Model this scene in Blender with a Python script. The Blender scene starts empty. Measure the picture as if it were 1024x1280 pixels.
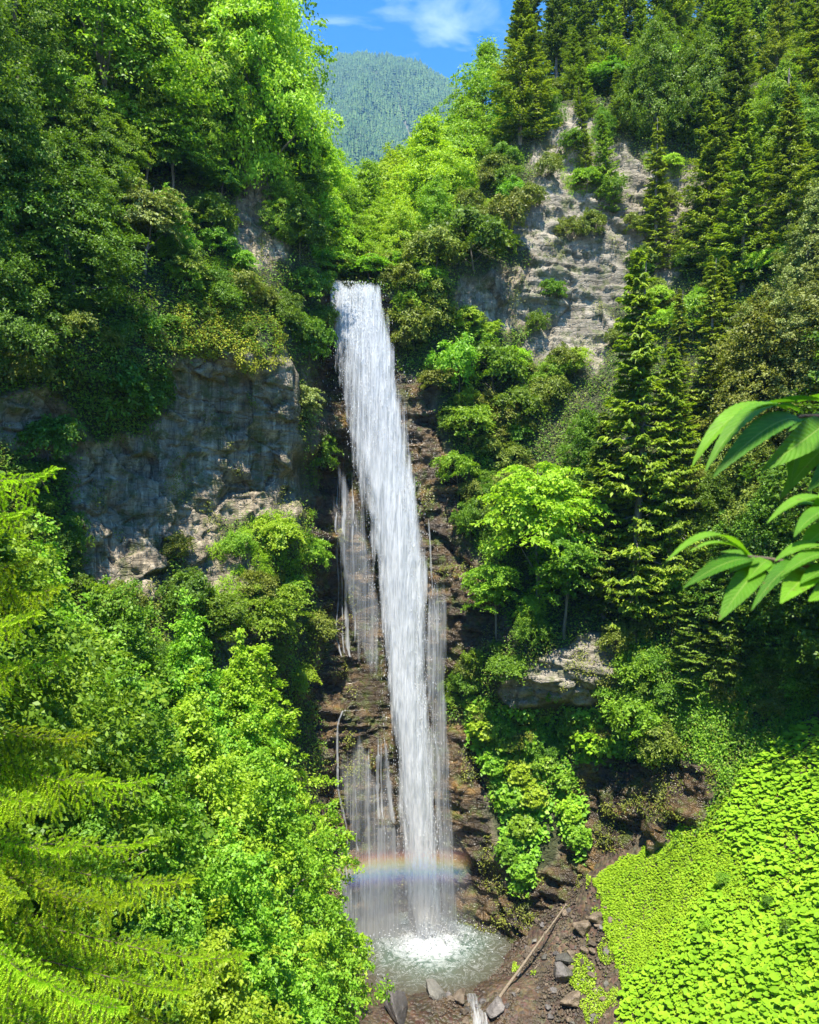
import bpy, math, random
import numpy as np
from mathutils import Vector, Matrix

random.seed(7)
sc = bpy.context.scene
COL = sc.collection
FPX, CX, CY, CZ = 985.0, 512.0, 640.0, 34.0      # focal length and centre of the photo (px), height of the viewpoint (m)
SUN_EL, SUN_AZ = math.radians(66), math.radians(6)   # the sun stands behind the viewpoint, a little to the left
TOSUN = np.array([-math.sin(SUN_AZ)*math.cos(SUN_EL), -math.cos(SUN_AZ)*math.cos(SUN_EL), math.sin(SUN_EL)])

def P(px, py, Y):
    return np.array([(px-CX)*Y/FPX, Y, CZ-(py-CY)*Y/FPX])

# ---------------------------------------------------------------- mesh helpers
def mesh_np(name, V, F, mat=None, smooth=False, uv=None):
    V = np.asarray(V, np.float32); F = np.asarray(F, np.int32)
    me = bpy.data.meshes.new(name)
    n, k = F.shape
    me.vertices.add(len(V)); me.vertices.foreach_set('co', V.ravel())
    me.loops.add(n*k); me.loops.foreach_set('vertex_index', F.ravel())
    me.polygons.add(n); me.polygons.foreach_set('loop_start', np.arange(0, n*k, k, dtype=np.int32))
    if smooth: me.polygons.foreach_set('use_smooth', np.ones(n, bool))
    if uv is not None:
        l = me.uv_layers.new(name='UVMap'); l.data.foreach_set('uv', np.asarray(uv, np.float32)[F.ravel()].ravel())
    me.update(calc_edges=True); me.validate()
    if mat: me.materials.append(mat)
    return me

class MB:
    """gathers quads and triangles (a triangle is kept as a quad-free second list)"""
    def __init__(s): s.V = []; s.F = []; s.n = 0
    def add(s, V, F):
        V = np.asarray(V, float); F = np.asarray(F, int)
        s.V.append(V); s.F.append(F + s.n); s.n += len(V)
    def mesh(s, name, mat, smooth=False):
        return mesh_np(name, np.vstack(s.V), np.vstack(s.F), mat, smooth)

def link(name, data, parent=None, loc=None):
    o = bpy.data.objects.new(name, data); COL.objects.link(o)
    if parent: o.parent = parent
    if loc is not None: o.location = loc
    return o
def tag(o, label=None, cat=None, group=None, kind=None):
    if label: o['label'] = label
    if cat: o['category'] = cat
    if group: o['group'] = group
    if kind: o['kind'] = kind
    return o

def hash3(ix, iy, iz, s=0):
    h = (ix.astype(np.int64)*374761393 + iy.astype(np.int64)*668265263 + iz.astype(np.int64)*2147483647 + s*974634777) & 0xffffffff
    h = ((h ^ (h >> 13))*1274126177) & 0xffffffff
    h = ((h ^ (h >> 16))*2246822519) & 0xffffffff
    return ((h ^ (h >> 15)) & 0xffffff)/float(0xffffff)
def vnoise(p, s=0):
    i = np.floor(p); f = p-i; f = f*f*(3-2*f)
    x, y, z = i[:, 0], i[:, 1], i[:, 2]
    r = 0
    for dx in (0, 1):
        for dy in (0, 1):
            for dz in (0, 1):
                w = (f[:, 0] if dx else 1-f[:, 0])*(f[:, 1] if dy else 1-f[:, 1])*(f[:, 2] if dz else 1-f[:, 2])
                r = r + w*hash3(x+dx, y+dy, z+dz, s)
    return r*2-1
def fbm(p, o=4, s=0):
    r = 0; a = 1; t = 0
    for k in range(o):
        r = r+a*vnoise(p*2.03**k+17.3*k, s+k); t += a; a *= .5
    return r/t
def cells(p2, s=0):
    """2-D cellular noise: random value of the nearest cell, and distance difference to the second (edge)"""
    i = np.floor(p2); d1 = np.full(len(p2), 9.); d2 = np.full(len(p2), 9.); v = np.zeros(len(p2)); zero = np.zeros(len(p2)); tl = np.zeros(len(p2))
    for dx in (-1, 0, 1):
        for dy in (-1, 0, 1):
            cx, cy = i[:, 0]+dx, i[:, 1]+dy
            qx = cx+hash3(cx, cy, zero, s+1); qy = cy+hash3(cx, cy, zero, s+2)
            d = np.hypot(p2[:, 0]-qx, p2[:, 1]-qy); r = hash3(cx, cy, zero, s+3)
            m = d < d1
            d2 = np.where(m, d1, np.minimum(d2, d)); v = np.where(m, r, v); tl = np.where(m, (p2[:, 0]-qx)*(hash3(cx, cy, zero, s+4)-.5)*2+(p2[:, 1]-qy)*(hash3(cx, cy, zero, s+5)-.5)*2, tl); d1 = np.where(m, d, d1)
    return v, d2-d1, tl
def rbf_fit(pts, val, c):
    pts = np.asarray(pts, float); val = np.asarray(val, float); n = len(pts)
    D = np.sqrt(((pts[:, None]-pts[None])**2).sum(-1)+c*c)
    A = np.zeros((n+3, n+3)); A[:n, :n] = D+0*np.eye(n); A[:n, n] = 1; A[:n, n+1:] = pts/100.; A[n:, :n] = A[:n, n:].T
    w = np.linalg.solve(A, np.r_[val, 0, 0, 0])
    def f(q):
        q = np.asarray(q, float); out = np.empty(len(q))
        for a in range(0, len(q), 20000):
            b = q[a:a+20000]
            out[a:a+20000] = np.sqrt(((b[:, None]-pts[None])**2).sum(-1)+c*c)@w[:n]+w[n]+(b/100.)@w[n+1:]
        return out
    return f
def inpoly(q, poly):
    r = np.zeros(len(q), bool); n = len(poly)
    for a in range(n):
        x1, y1 = poly[a]; x2, y2 = poly[(a+1) % n]
        if y1 == y2: continue
        c = ((y1 > q[:, 1]) != (y2 > q[:, 1])) & (q[:, 0] < (x2-x1)*(q[:, 1]-y1)/(y2-y1)+x1)
        r ^= c
    return r
def unit(a): return a/np.maximum(np.linalg.norm(a, axis=-1, keepdims=True), 1e-9)
def grid_faces(r, c):
    i = np.arange((r-1)*(c-1)); a = (i//(c-1))*c+i % (c-1)
    return np.stack([a, a+1, a+c+1, a+c], 1)

# ---------------------------------------------------------------- material helpers
def nmat(name):
    m = bpy.data.materials.new(name); m.use_nodes = True
    nt = m.node_tree; nt.nodes.clear()
    out = nt.nodes.new('ShaderNodeOutputMaterial')
    return m, nt, out
def N(nt, t, ins=None, **kw):
    n = nt.nodes.new(t)
    for k, v in kw.items(): setattr(n, k, v)
    for k, v in (ins or {}).items():
        if hasattr(v, 'is_output'): nt.links.new(v, n.inputs[k])
        else: n.inputs[k].default_value = v
    return n
def ramp(nt, fac, stops, interp='LINEAR'):
    n = nt.nodes.new('ShaderNodeValToRGB'); n.color_ramp.interpolation = interp
    e = n.color_ramp.elements
    while len(e) < len(stops): e.new(.5)
    for k, (p, c) in enumerate(stops):
        e[k].position = p
        e[k].color = (c, c, c, 1) if not hasattr(c, '__len__') else (*c, 1)
    nt.links.new(fac, n.inputs[0]); return n.outputs[0]
def mixc(nt, fac, a, b, blend='MIX'):
    n = nt.nodes.new('ShaderNodeMix'); n.data_type = 'RGBA'; n.blend_type = blend
    for sock, v in ((n.inputs[0], fac), (n.inputs[6], a), (n.inputs[7], b)):
        if hasattr(v, 'is_output'): nt.links.new(v, sock)
        else: sock.default_value = v if not hasattr(v, '__len__') or len(v) == 4 else (*v, 1)
    return n.outputs[2]
def math_(nt, op, a, b=None, clamp=False):
    n = nt.nodes.new('ShaderNodeMath'); n.operation = op; n.use_clamp = clamp
    for k, v in enumerate((a, b)):
        if v is None: continue
        if hasattr(v, 'is_output'): nt.links.new(v, n.inputs[k])
        else: n.inputs[k].default_value = v
    return n.outputs[0]
def noise(nt, vec, scale, detail=3, rough=.5, mapping=None):
    if mapping:
        mp = N(nt, 'ShaderNodeMapping', {'Vector': vec, 'Scale': mapping}); vec = mp.outputs[0]
    n = N(nt, 'ShaderNodeTexNoise', {'Vector': vec, 'Scale': scale, 'Detail': detail, 'Roughness': rough})
    return n.outputs[0]

def leaf_mat(name, stops, trans=.42, rough=.5, clump=.6, spec=.35):
    """stops: dark to light leaf colours; varied leaf by leaf, clump by clump and plant by plant"""
    m, nt, out = nmat(name)
    geo = N(nt, 'ShaderNodeNewGeometry'); oi = N(nt, 'ShaderNodeObjectInfo'); tc = N(nt, 'ShaderNodeTexCoord')
    cl = noise(nt, tc.outputs['Object'], clump, 2)
    f = math_(nt, 'ADD', math_(nt, 'MULTIPLY', geo.outputs['Random Per Island'], .5), math_(nt, 'MULTIPLY', cl, .5))
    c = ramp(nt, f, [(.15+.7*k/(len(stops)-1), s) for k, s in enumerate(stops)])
    hs = N(nt, 'ShaderNodeHueSaturation', {'Color': c,
        'Hue': math_(nt, 'ADD', math_(nt, 'MULTIPLY', oi.outputs['Random'], .03), .485),
        'Value': math_(nt, 'ADD', math_(nt, 'MULTIPLY', oi.outputs['Random'], .3), .85)})
    c = hs.outputs[0]
    pb = N(nt, 'ShaderNodeBsdfPrincipled', {'Base Color': c, 'Roughness': rough, 'Specular IOR Level': spec})
    tcol = mixc(nt, 1., c, (1.25, 1.3, .55), 'MULTIPLY')
    tl = N(nt, 'ShaderNodeBsdfTranslucent', {'Color': tcol})
    mx = N(nt, 'ShaderNodeMixShader', {0: trans, 1: pb.outputs[0], 2: tl.outputs[0]})
    nt.links.new(mx.outputs[0], out.inputs[0]); return m

M = {}
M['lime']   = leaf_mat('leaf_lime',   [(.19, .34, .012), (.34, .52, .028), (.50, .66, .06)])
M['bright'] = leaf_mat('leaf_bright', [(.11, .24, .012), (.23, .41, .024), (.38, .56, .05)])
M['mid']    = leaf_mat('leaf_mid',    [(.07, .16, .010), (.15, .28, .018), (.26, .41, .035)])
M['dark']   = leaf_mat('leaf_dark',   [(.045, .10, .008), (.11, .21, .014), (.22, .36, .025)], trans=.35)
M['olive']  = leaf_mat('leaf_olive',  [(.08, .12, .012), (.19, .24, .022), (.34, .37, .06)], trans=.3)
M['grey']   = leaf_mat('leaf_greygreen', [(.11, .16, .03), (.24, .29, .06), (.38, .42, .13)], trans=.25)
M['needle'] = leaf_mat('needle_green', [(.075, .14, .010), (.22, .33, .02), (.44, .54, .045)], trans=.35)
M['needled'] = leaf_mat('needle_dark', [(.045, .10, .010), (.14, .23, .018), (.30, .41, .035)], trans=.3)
M['needley'] = leaf_mat('needle_yellow', [(.13, .19, .018), (.28, .36, .028), (.44, .50, .06)], trans=.3)
M['moss']   = leaf_mat('moss_green',  [(.16, .19, .012), (.33, .36, .02), (.48, .48, .05)], trans=.25, rough=.8)
M['butter'] = leaf_mat('leaf_butterbur', [(.17, .32, .012), (.26, .44, .018), (.36, .54, .028)], trans=.35, clump=.5, spec=.2, rough=.65)
M['cover']  = leaf_mat('leaf_cover', [(.18, .33, .010), (.27, .44, .016), (.37, .54, .024)], trans=.35, clump=.5, spec=.2, rough=.65)

def bark(name, a, b):
    m, nt, out = nmat(name); tc = N(nt, 'ShaderNodeTexCoord')
    n = noise(nt, tc.outputs['Object'], 3, 5, .65, (3, 3, .6))
    c = ramp(nt, n, [(.3, a), (.7, b)])
    bp = N(nt, 'ShaderNodeBump', {'Height': n, 'Strength': .6, 'Distance': .05})
    pb = N(nt, 'ShaderNodeBsdfPrincipled', {'Base Color': c, 'Roughness': .9, 'Normal': bp.outputs[0]})
    nt.links.new(pb.outputs[0], out.inputs[0]); return m
M['bark'] = bark('bark_brown', (.05, .035, .022), (.16, .12, .085))
M['barkg'] = bark('bark_grey', (.10, .085, .07), (.28, .25, .21))

def rock_mat():
    m, nt, out = nmat('cliff_rock')
    tc = N(nt, 'ShaderNodeTexCoord'); v = tc.outputs['Object']
    at = N(nt, 'ShaderNodeAttribute', attribute_name='mask'); sep = N(nt, 'ShaderNodeSeparateColor', {0: at.outputs['Color']})
    wet, soil, pale = sep.outputs[0], sep.outputs[1], sep.outputs[2]
    big = noise(nt, v, .35, 6, .65); strat = noise(nt, v, 1., 5, .65, (.16, .16, 2.6)); streak = noise(nt, v, 1., 4, .6, (1.8, 1.8, .07))
    fine = noise(nt, v, 5., 6, .7)
    grey = ramp(nt, big, [(.28, (.17, .135, .09)), (.5, (.37, .30, .20)), (.72, (.60, .50, .35))])
    grey = mixc(nt, .45, grey, ramp(nt, strat, [(.3, .28), (.55, .8), (.75, 1.25)]), 'MULTIPLY')
    grey = mixc(nt, .8, grey, ramp(nt, streak, [(.32, .16), (.45, .75), (.58, 1.), (.70, 1.8)]), 'MULTIPLY')
    drip = noise(nt, v, 1., 5, .7, (3.2, 3.2, .045)); grey = mixc(nt, ramp(nt, drip, [(.56, 0.), (.66, .55)]), grey, (.66, .57, .43)); grey = mixc(nt, ramp(nt, drip, [(.34, .75), (.44, 0.)]), grey, (.03, .028, .024))
    palec = mixc(nt, .8, ramp(nt, big, [(.3, (.17, .148, .11)), (.7, (.43, .38, .295))]), ramp(nt, strat, [(.33, .45), (.5, 1.), (.75, 1.15)]), 'MULTIPLY')
    palec = mixc(nt, .5, palec, ramp(nt, streak, [(.3, .35), (.5, 1.), (.7, 1.2)]), 'MULTIPLY')
    brown = ramp(nt, noise(nt, v, .38, 6, .6, (1, 1, 1.8)), [(.3, (.022, .017, .011)), (.48, (.065, .044, .024)), (.6, (.13, .082, .036)), (.72, (.26, .145, .035))])
    brown = mixc(nt, .7, brown, ramp(nt, strat, [(.33, .4), (.5, 1.), (.7, 1.3)]), 'MULTIPLY')
    brown = mixc(nt, .35, brown, ramp(nt, fine, [(.35, .45), (.7, 1.5)]), 'MULTIPLY')
    soilc = ramp(nt, fine, [(.3, (.022, .026, .010)), (.55, (.05, .06, .018)), (.75, (.11, .10, .04))])
    c = mixc(nt, pale, grey, palec)
    c = mixc(nt, wet, c, brown)
    mossm = math_(nt, 'MULTIPLY', ramp(nt, noise(nt, v, .9, 5, .7), [(.50, 0.), (.60, 1.)]), .65)
    c = mixc(nt, mossm, c, (.07, .10, .012))
    c = mixc(nt, soil, c, soilc)
    vor = N(nt, 'ShaderNodeTexVoronoi', {'Vector': N(nt, 'ShaderNodeMapping', {'Vector': v, 'Scale': (.8, .8, 1.5)}).outputs[0], 'Scale': 1.2}, feature='DISTANCE_TO_EDGE')
    crack = ramp(nt, vor.outputs['Distance'], [(0., 0.), (.06, 1.)])
    h = math_(nt, 'ADD', math_(nt, 'ADD', math_(nt, 'MULTIPLY', fine, .5), math_(nt, 'MULTIPLY', strat, .9)), math_(nt, 'MULTIPLY', crack, .22))
    bp = N(nt, 'ShaderNodeBump', {'Height': h, 'Strength': .9, 'Distance': .35})
    ro = math_(nt, 'SUBTRACT', .85, math_(nt, 'MULTIPLY', wet, .62))
    pb = N(nt, 'ShaderNodeBsdfPrincipled', {'Base Color': c, 'Roughness': ro, 'Normal': bp.outputs[0]})
    nt.links.new(pb.outputs[0], out.inputs[0]); return m
M['rock'] = rock_mat()

def stone_mat(name, a, b, rough):
    m, nt, out = nmat(name); tc = N(nt, 'ShaderNodeTexCoord'); v = tc.outputs['Object']; oi = N(nt, 'ShaderNodeObjectInfo')
    n1 = noise(nt, v, 1.3, 6, .65); n2 = noise(nt, v, 7, 5, .7)
    c = mixc(nt, .5, ramp(nt, n1, [(.3, a), (.7, b)]), ramp(nt, n2, [(.3, .5), (.7, 1.4)]), 'MULTIPLY')
    hs = N(nt, 'ShaderNodeHueSaturation', {'Color': c, 'Value': math_(nt, 'ADD', math_(nt, 'MULTIPLY', oi.outputs['Random'], .9), .55)})
    bp = N(nt, 'ShaderNodeBump', {'Height': math_(nt, 'ADD', n1, math_(nt, 'MULTIPLY', n2, .4)), 'Strength': .8, 'Distance': .2})
    pb = N(nt, 'ShaderNodeBsdfPrincipled', {'Base Color': hs.outputs[0], 'Roughness': rough, 'Normal': bp.outputs[0]})
    nt.links.new(pb.outputs[0], out.inputs[0]); return m
M['stone'] = stone_mat('stone_brown', (.07, .052, .038), (.22, .17, .12), .6)
M['stoneg'] = stone_mat('stone_grey', (.07, .068, .06), (.21, .20, .175), .8)
M['stoned'] = stone_mat('stone_dark', (.06, .055, .055), (.20, .18, .17), .55)

# ---------------------------------------------------------------- terrain: the gorge wall
CP = """-250,1250,30 -250,800,36 -250,400,42 -250,0,50 0,900,42 0,700,45 0,500,47 0,300,50 0,100,55
80,720,50 80,560,51.5 100,490,51 100,430,49 100,330,53 100,150,60 200,740,54.5 200,620,56 200,500,56 200,455,54 210,400,54.8 200,300,58 200,150,66
300,740,57.5 300,690,59 300,640,61 300,560,60.5 300,480,60 310,440,58 310,400,60 310,330,63 330,250,66 330,190,67 310,140,70
368,640,63 368,560,63 370,480,63 358,425,62.5 365,330,66 370,240,69 365,190,70
300,770,56 340,700,60 350,800,59 250,850,54 380,700,64.5 380,850,63 380,1000,61.5 385,1150,60 200,1000,48 300,1000,55 200,1250,45 300,1250,50
398,370,71 402,470,72 405,600,71.5 412,750,70 430,830,68.5 430,870,66.6 430,890,66 430,1000,65.5 430,1160,64.5 400,1000,65 405,900,65.5
450,352,70.5 450,400,71.5 460,550,71 480,700,69.5 500,830,68.5 510,900,67.5 520,1050,66.5 530,1180,66
490,360,71 500,450,71.5 530,500,70 545,600,69.5 560,680,68.5 590,740,67 600,800,65.8 570,800,67 570,870,68.5 580,950,66.5 600,1050,65.2 620,1110,64.2 640,1150,63.2
560,330,73 600,360,75 600,450,75 650,350,77 700,250,80 700,400,78 740,430,77 760,300,80 800,200,83 850,250,81 870,350,78 700,170,85 700,130,88 620,230,82 560,250,85
600,550,71.5 620,650,69 680,520,73 680,650,68 680,780,64 700,830,62 700,875,62.6 690,905,65.8 640,830,63.8 640,875,64.6 630,910,66 760,830,61 770,880,61.5 770,915,63 790,800,62
780,500,72 780,650,66 850,500,68 850,700,61 880,850,57.5 860,900,58 800,950,61 740,950,63.3 740,1050,61.8 660,1000,64.4 660,1100,62.7 800,1050,58.8 850,1020,57.2
950,400,68 950,550,62 950,700,57 950,850,56 950,950,55 1024,400,64 1024,600,57 1024,800,54 1024,950,53 1300,400,50 1300,700,44 1300,950,44 950,250,76 1024,200,75 1300,150,62 900,150,84 950,130,82 1300,1250,28 1024,1250,40 800,1250,54 600,1250,61"""
cp = np.array([[float(a) for a in t.split(',')] for t in CP.split()])
wallY = rbf_fit(cp[:, :2], cp[:, 2], 14.)
TOPX = [-250, 0, 150, 300, 360, 385, 405, 485, 520, 560, 620, 680, 760, 900, 1024, 1300]
TOPY = [-50, 60, 90, 150, 185, 300, 350, 352, 342, 305, 200, 130, 120, 110, 100, 50]
SLX = [-250, 250, 330, 385, 420, 500, 560, 600, 660, 760, 1300]
SLY = [.5, .5, .5, .3, .22, .22, .3, .4, .45, .45, .45]
POLY = {
 'left': [(-30, 490), (60, 480), (100, 505), (115, 540), (170, 545), (212, 505), (212, 455), (250, 440), (330, 452), (350, 430), (374, 465), (377, 640), (335, 652), (285, 640), (262, 680), (250, 730), (212, 690), (205, 750), (85, 725), (72, 590), (-30, 540)],
 'leftup': [(296, 205), (330, 182), (368, 188), (372, 240), (362, 312), (325, 345), (298, 300)],
 'leftlow': [(250, 670), (300, 660), (345, 690), (350, 740), (320, 800), (290, 850), (250, 760)],
 'r1': [(652, 225), (695, 145), (735, 142), (800, 205), (850, 195), (875, 230), (855, 300), (865, 350), (845, 375), (805, 300), (780, 380), (745, 462), (690, 470), (650, 440), (660, 330), (640, 300)],
 'r2': [(580, 345), (662, 325), (662, 402), (600, 412), (572, 392)],
 'block': [(625, 835), (700, 795), (795, 805), (782, 872), (740, 895), (640, 880)],
 'pale2': [(845, 862), (890, 845), (905, 880), (870, 905)],
 'wetr': [(500, 455), (545, 480), (560, 570), (602, 600), (575, 650), (605, 690), (625, 740), (645, 790), (600, 812), (560, 905), (535, 905), (520, 600)],
 'wetlow': [(540, 890), (600, 915), (620, 1040), (645, 1110), (690, 1090), (690, 1000), (715, 960), (800, 935), (890, 965), (900, 1015), (800, 1080), (745, 1120), (690, 1190), (530, 1260), (520, 900)],
 'wetl': [(388, 440), (410, 360), (490, 360), (540, 900), (540, 1260), (380, 1260), (385, 1050), (398, 950), (382, 870), (402, 800), (384, 740), (388, 640)],
}
NC, NR = 820, 600
cols = np.linspace(-250, 1300, NC); topy = np.interp(cols, TOPX, TOPY)
vv = np.linspace(0, 1, NR)
PX = np.tile(cols, (NR, 1)); PY = 1260+(topy[None]-1260)*vv[:, None]
q = np.stack([PX.ravel(), PY.ravel()], 1)
Y0 = wallY(q)
W = np.stack([(q[:, 0]-CX)*Y0/FPX, Y0, CZ-(q[:, 1]-CY)*Y0/FPX], 1)
# which rock shows where
nq = np.stack([fbm(W/3., 3, 5), fbm(W/3., 3, 9)], 1)*26
msk = {k: inpoly(q+nq, v) for k, v in POLY.items()}
rocky = np.zeros(len(q))
for k in msk: rocky = np.maximum(rocky, msk[k].astype(float))
wet = (msk['wetr'] | msk['wetlow'] | msk['wetl']).astype(float)
palem = (msk['r1'] | msk['block'] | msk['pale2']).astype(float)
def blur(a, n=3):
    n = int(n*1.6)
    a = a.reshape(NR, NC)
    for _ in range(n):
        b = np.pad(a, 1, mode='edge'); a = (b[1:-1, 1:-1]*2+b[:-2, 1:-1]+b[2:, 1:-1]+b[1:-1, :-2]+b[1:-1, 2:])/6
    return a.ravel()
rocky, wet, palem = blur(rocky), blur(wet, 6), blur(palem, 3)
G3 = W.reshape(NR, NC, 3)
nrm = unit(np.cross(np.gradient(G3, axis=1), np.gradient(G3, axis=0))).reshape(-1, 3)
nrm[nrm[:, 1] > 0] *= -1
nrm = blur(nrm[:, 0], 8), blur(nrm[:, 1], 8), blur(nrm[:, 2], 8)
nrm = unit(np.stack(nrm, 1))
zz = W[:, 2]+.5*vnoise(W/5, 21)+.15*vnoise(W/1.2, 22)+.10*W[:, 0]
lay = np.floor(zz/.85); lf = zz/.85-lay
cellx = np.floor(W[:, 0]/3.2+hash3(lay, lay*0, lay*0, 31)*5+.4*vnoise(W/2, 23))
o1 = hash3(lay, cellx, lay*0, 41)
ledge = np.clip(np.minimum(lf, 1-lf)/.16, 0, 1)
cv, ce, ct = cells(np.stack([W[:, 0]/4.2+.30*vnoise(W/2.2, 51)+.08*W[:, 2], W[:, 2]/4.6+.3*vnoise(W/2.2, 52)+.10*W[:, 0]], 1), 61)
cv2, ce2, ct2 = cells(np.stack([W[:, 0]/1.5+.3*vnoise(W/.9, 53), W[:, 2]/1.1], 1), 71)
disp = .9*fbm(W/7., 4, 1)+.35*fbm(W/1.8, 4, 2)*(1-.7*palem)
pm = palem
rd = (.14+.42*pm)*((o1-.5)*ledge-.3*(1-ledge))+(.55-.2*pm)*(cv-.5)+(1.0-.5*pm)*ct-.25*(1-np.clip(ce/.04, 0, 1))+.16*(cv2-.5)+.4*ct2-.10*(1-np.clip(ce2/.06, 0, 1))+.2*fbm(W/.9, 4, 3)+(.95-.6*pm)*fbm(np.c_[W[:, 0]/1.5, W[:, 1]*0, W[:, 2]/8.], 4, 13)
wetd = .45*(cv-.5)+.35*(o1-.5)*ledge+.8*(fbm(W*np.array([1/2.2, 1/2.2, 1/1.1]), 4, 4))+.15*(cv2-.5)+.3*ct2+.7*ct+.2*fbm(W/.5, 3, 6)+.3*(o1-.5)*ledge
disp = disp+rocky*np.where(wet > .5, wetd, rd)
# keep the wall behind the falling water back
inw = np.exp(-((q[:, 0]-np.interp(q[:, 1], [350, 600, 900, 1150], [447, 490, 515, 530]))/55.)**2)
disp = disp*(1-.6*inw)-.25*inw
W = W+nrm*disp[:, None]
WG = W.reshape(NR, NC, 3); RK = rocky.reshape(NR, NC); NG = nrm.reshape(NR, NC, 3)
def add_mask(me, a):
    l = me.color_attributes.new('mask', 'FLOAT_COLOR', 'POINT'); l.data.foreach_set('color', np.asarray(a, np.float32).ravel())
me = mesh_np('cliff', W, grid_faces(NR, NC), M['rock'])
add_mask(me, np.stack([wet, 1-np.clip(rocky*1.0, 0, 1), palem, np.ones(len(W))], 1))
tag(link('cliff', me), kind='structure')
def wall(px, py):
    """point on the built gorge wall that is seen at a place of the photo"""
    c = (px+250)/1550*(NC-1); t = np.interp(px, TOPX, TOPY); r = (py-1260)/(t-1260)*(NR-1)
    c0 = int(np.clip(c, 0, NC-1)); r0 = int(np.clip(r, 0, NR-1))
    return WG[r0, c0].copy()
# hillside above the rim
TT = np.linspace(0, 1, 70)**1.6*170
top = WG[-1]; sl = np.interp(cols, SLX, SLY)
def hill(px, t):
    c = int(np.clip((px+250)/1550*(NC-1), 0, NC-1)); p = top[c]
    Yn = p[1]+t
    return np.array([p[0]*(1+(Yn/p[1]-1)*.9), Yn, p[2]+sl[c]*t])
HY = top[None, :, 1]+TT[:, None]
HV = np.stack([top[None, :, 0]*(1+(HY/top[None, :, 1]-1)*.9), HY, top[None, :, 2]+sl[None]*TT[:, None]], -1).reshape(-1, 3)
HV[NC:, 2] += (1.2*fbm(HV/9., 3, 81))[NC:]*np.clip((HV[NC:, 1]-np.tile(top[:, 1], len(TT)-1))/6, 0, 1)
me = mesh_np('hillside', HV, grid_faces(len(TT), NC), M['rock'], True)
add_mask(me, np.tile([0, 1, 0, 1.], (len(HV), 1))); tag(link('hillside', me), kind='structure')

# ---------------------------------------------------------------- ground: stream bed, bank, slopes
gpx = [(640, 1262, 53), (680, 1150, 61), (720, 1110, 61), (740, 1100, 60), (780, 1070, 59.5), (870, 1000, 57), (950, 955, 54), (1024, 930, 50.5), (770, 1280, 50),
       (760, 1200, 55), (715, 1230, 54.5), (800, 1280, 48), (850, 1200, 47.5), (900, 1280, 40), (1024, 1280, 33), (1024, 1100, 42), (900, 1100, 50), (820, 1130, 55), (1100, 1280, 28), (1100, 1000, 40), (1200, 900, 40)]
gc = [tuple(P(*a)) for a in gpx]
gc += [(-5, 64, -.6), (0, 60, -1.), (4, 62, -1.), (8, 64, -.4), (2, 57, -.5), (6.5, 59.5, -.25), (8.3, 60, .5), (0, 55.2, .15), (2.5, 54.8, .2), (5.6, 55, .25), (4.4, 54.6, -.2), (-3.5, 56.5, .2), (4.8, 51, -1.3), (2, 50.5, -.9), (4, 45, -2), (4, 35, -3),
       (-6.5, 62, .6), (-8, 57, 2.5), (-12, 50, 7), (-18, 50, 12), (-25, 45, 17), (-7, 48, 2), (-3, 45, 0), (-12, 40, 8), (-8, 35, 6), (-14, 30, 11), (-8, 26, 9), (-4, 30, 2), (-2, 38, -.5), (-35, 40, 26), (-25, 25, 20), (-3, 22, 6), (-10, 18, 16),
       (0, -1.5, 32.2), (0, -10, 35), (0, 4, 28), (0, 10, 17), (10, 15, 14), (15, 10, 23), (20, 20, 20), (30, 20, 27), (-15, 0, 32), (30, 0, 36), (50, 40, 48), (60, 0, 56), (-60, 0, 55), (-60, 60, 50), (0, -40, 45), (60, -40, 60), (-60, -40, 60), (9, 30, 2), (11, 40, 1)]
gc = np.array(gc)
gfit = rbf_fit(gc[:, :2], gc[:, 2], 1.2)
def gz(x, y): return float(gfit([[x, y]])[0])
gx = np.arange(-70, 90, .34); gy = np.arange(-45, 72, .34)
X2, Y2 = np.meshgrid(gx, gy); gq = np.stack([X2.ravel(), Y2.ravel()], 1)
Z2 = gfit(gq); GV = np.c_[gq, Z2]
inbed = np.exp(-((GV[:, 2]-.5)/5)**2)
GV[:, 2] += .22*fbm(GV*np.array([1, 1, 0])/2.5, 4, 91)+.16*inbed*fbm(GV*np.array([1, 1, 0])/.7, 3, 92)
def ground_mat():
    m, nt, out = nmat('ground_soil'); tc = N(nt, 'ShaderNodeTexCoord'); v = tc.outputs['Object']
    n1 = noise(nt, v, .5, 6, .65); n2 = noise(nt, v, 4, 6, .7)
    vor = N(nt, 'ShaderNodeTexVoronoi', {'Vector': v, 'Scale': 3.2, 'Randomness': 1.})
    c = ramp(nt, n1, [(.3, (.045, .032, .020)), (.55, (.115, .080, .048)), (.72, (.19, .14, .09))])
    c = mixc(nt, .7, c, ramp(nt, n2, [(.3, .45), (.7, 1.5)]), 'MULTIPLY')
    c = mixc(nt, .5, c, mixc(nt, .6, c, vor.outputs['Color'], 'MULTIPLY'))
    sp = N(nt, 'ShaderNodeSeparateXYZ', {0: v})
    wetf = ramp(nt, math_(nt, 'MULTIPLY', math_(nt, 'ADD', sp.outputs[2], n1), .4), [(.2, 1.), (.75, 0.)])
    c = mixc(nt, math_(nt, 'MULTIPLY', wetf, .6), c, mixc(nt, 1., c, (.45, .40, .33), 'MULTIPLY'))
    h = math_(nt, 'ADD', math_(nt, 'MULTIPLY', n2, .5), math_(nt, 'MULTIPLY', vor.outputs['Distance'], -.8))
    bp = N(nt, 'ShaderNodeBump', {'Height': h, 'Strength': .9, 'Distance': .22})
    pb = N(nt, 'ShaderNodeBsdfPrincipled', {'Base Color': c, 'Roughness': math_(nt, 'SUBTRACT', .9, math_(nt, 'MULTIPLY', wetf, .5)), 'Normal': bp.outputs[0]})
    nt.links.new(pb.outputs[0], out.inputs[0]); return m
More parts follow.
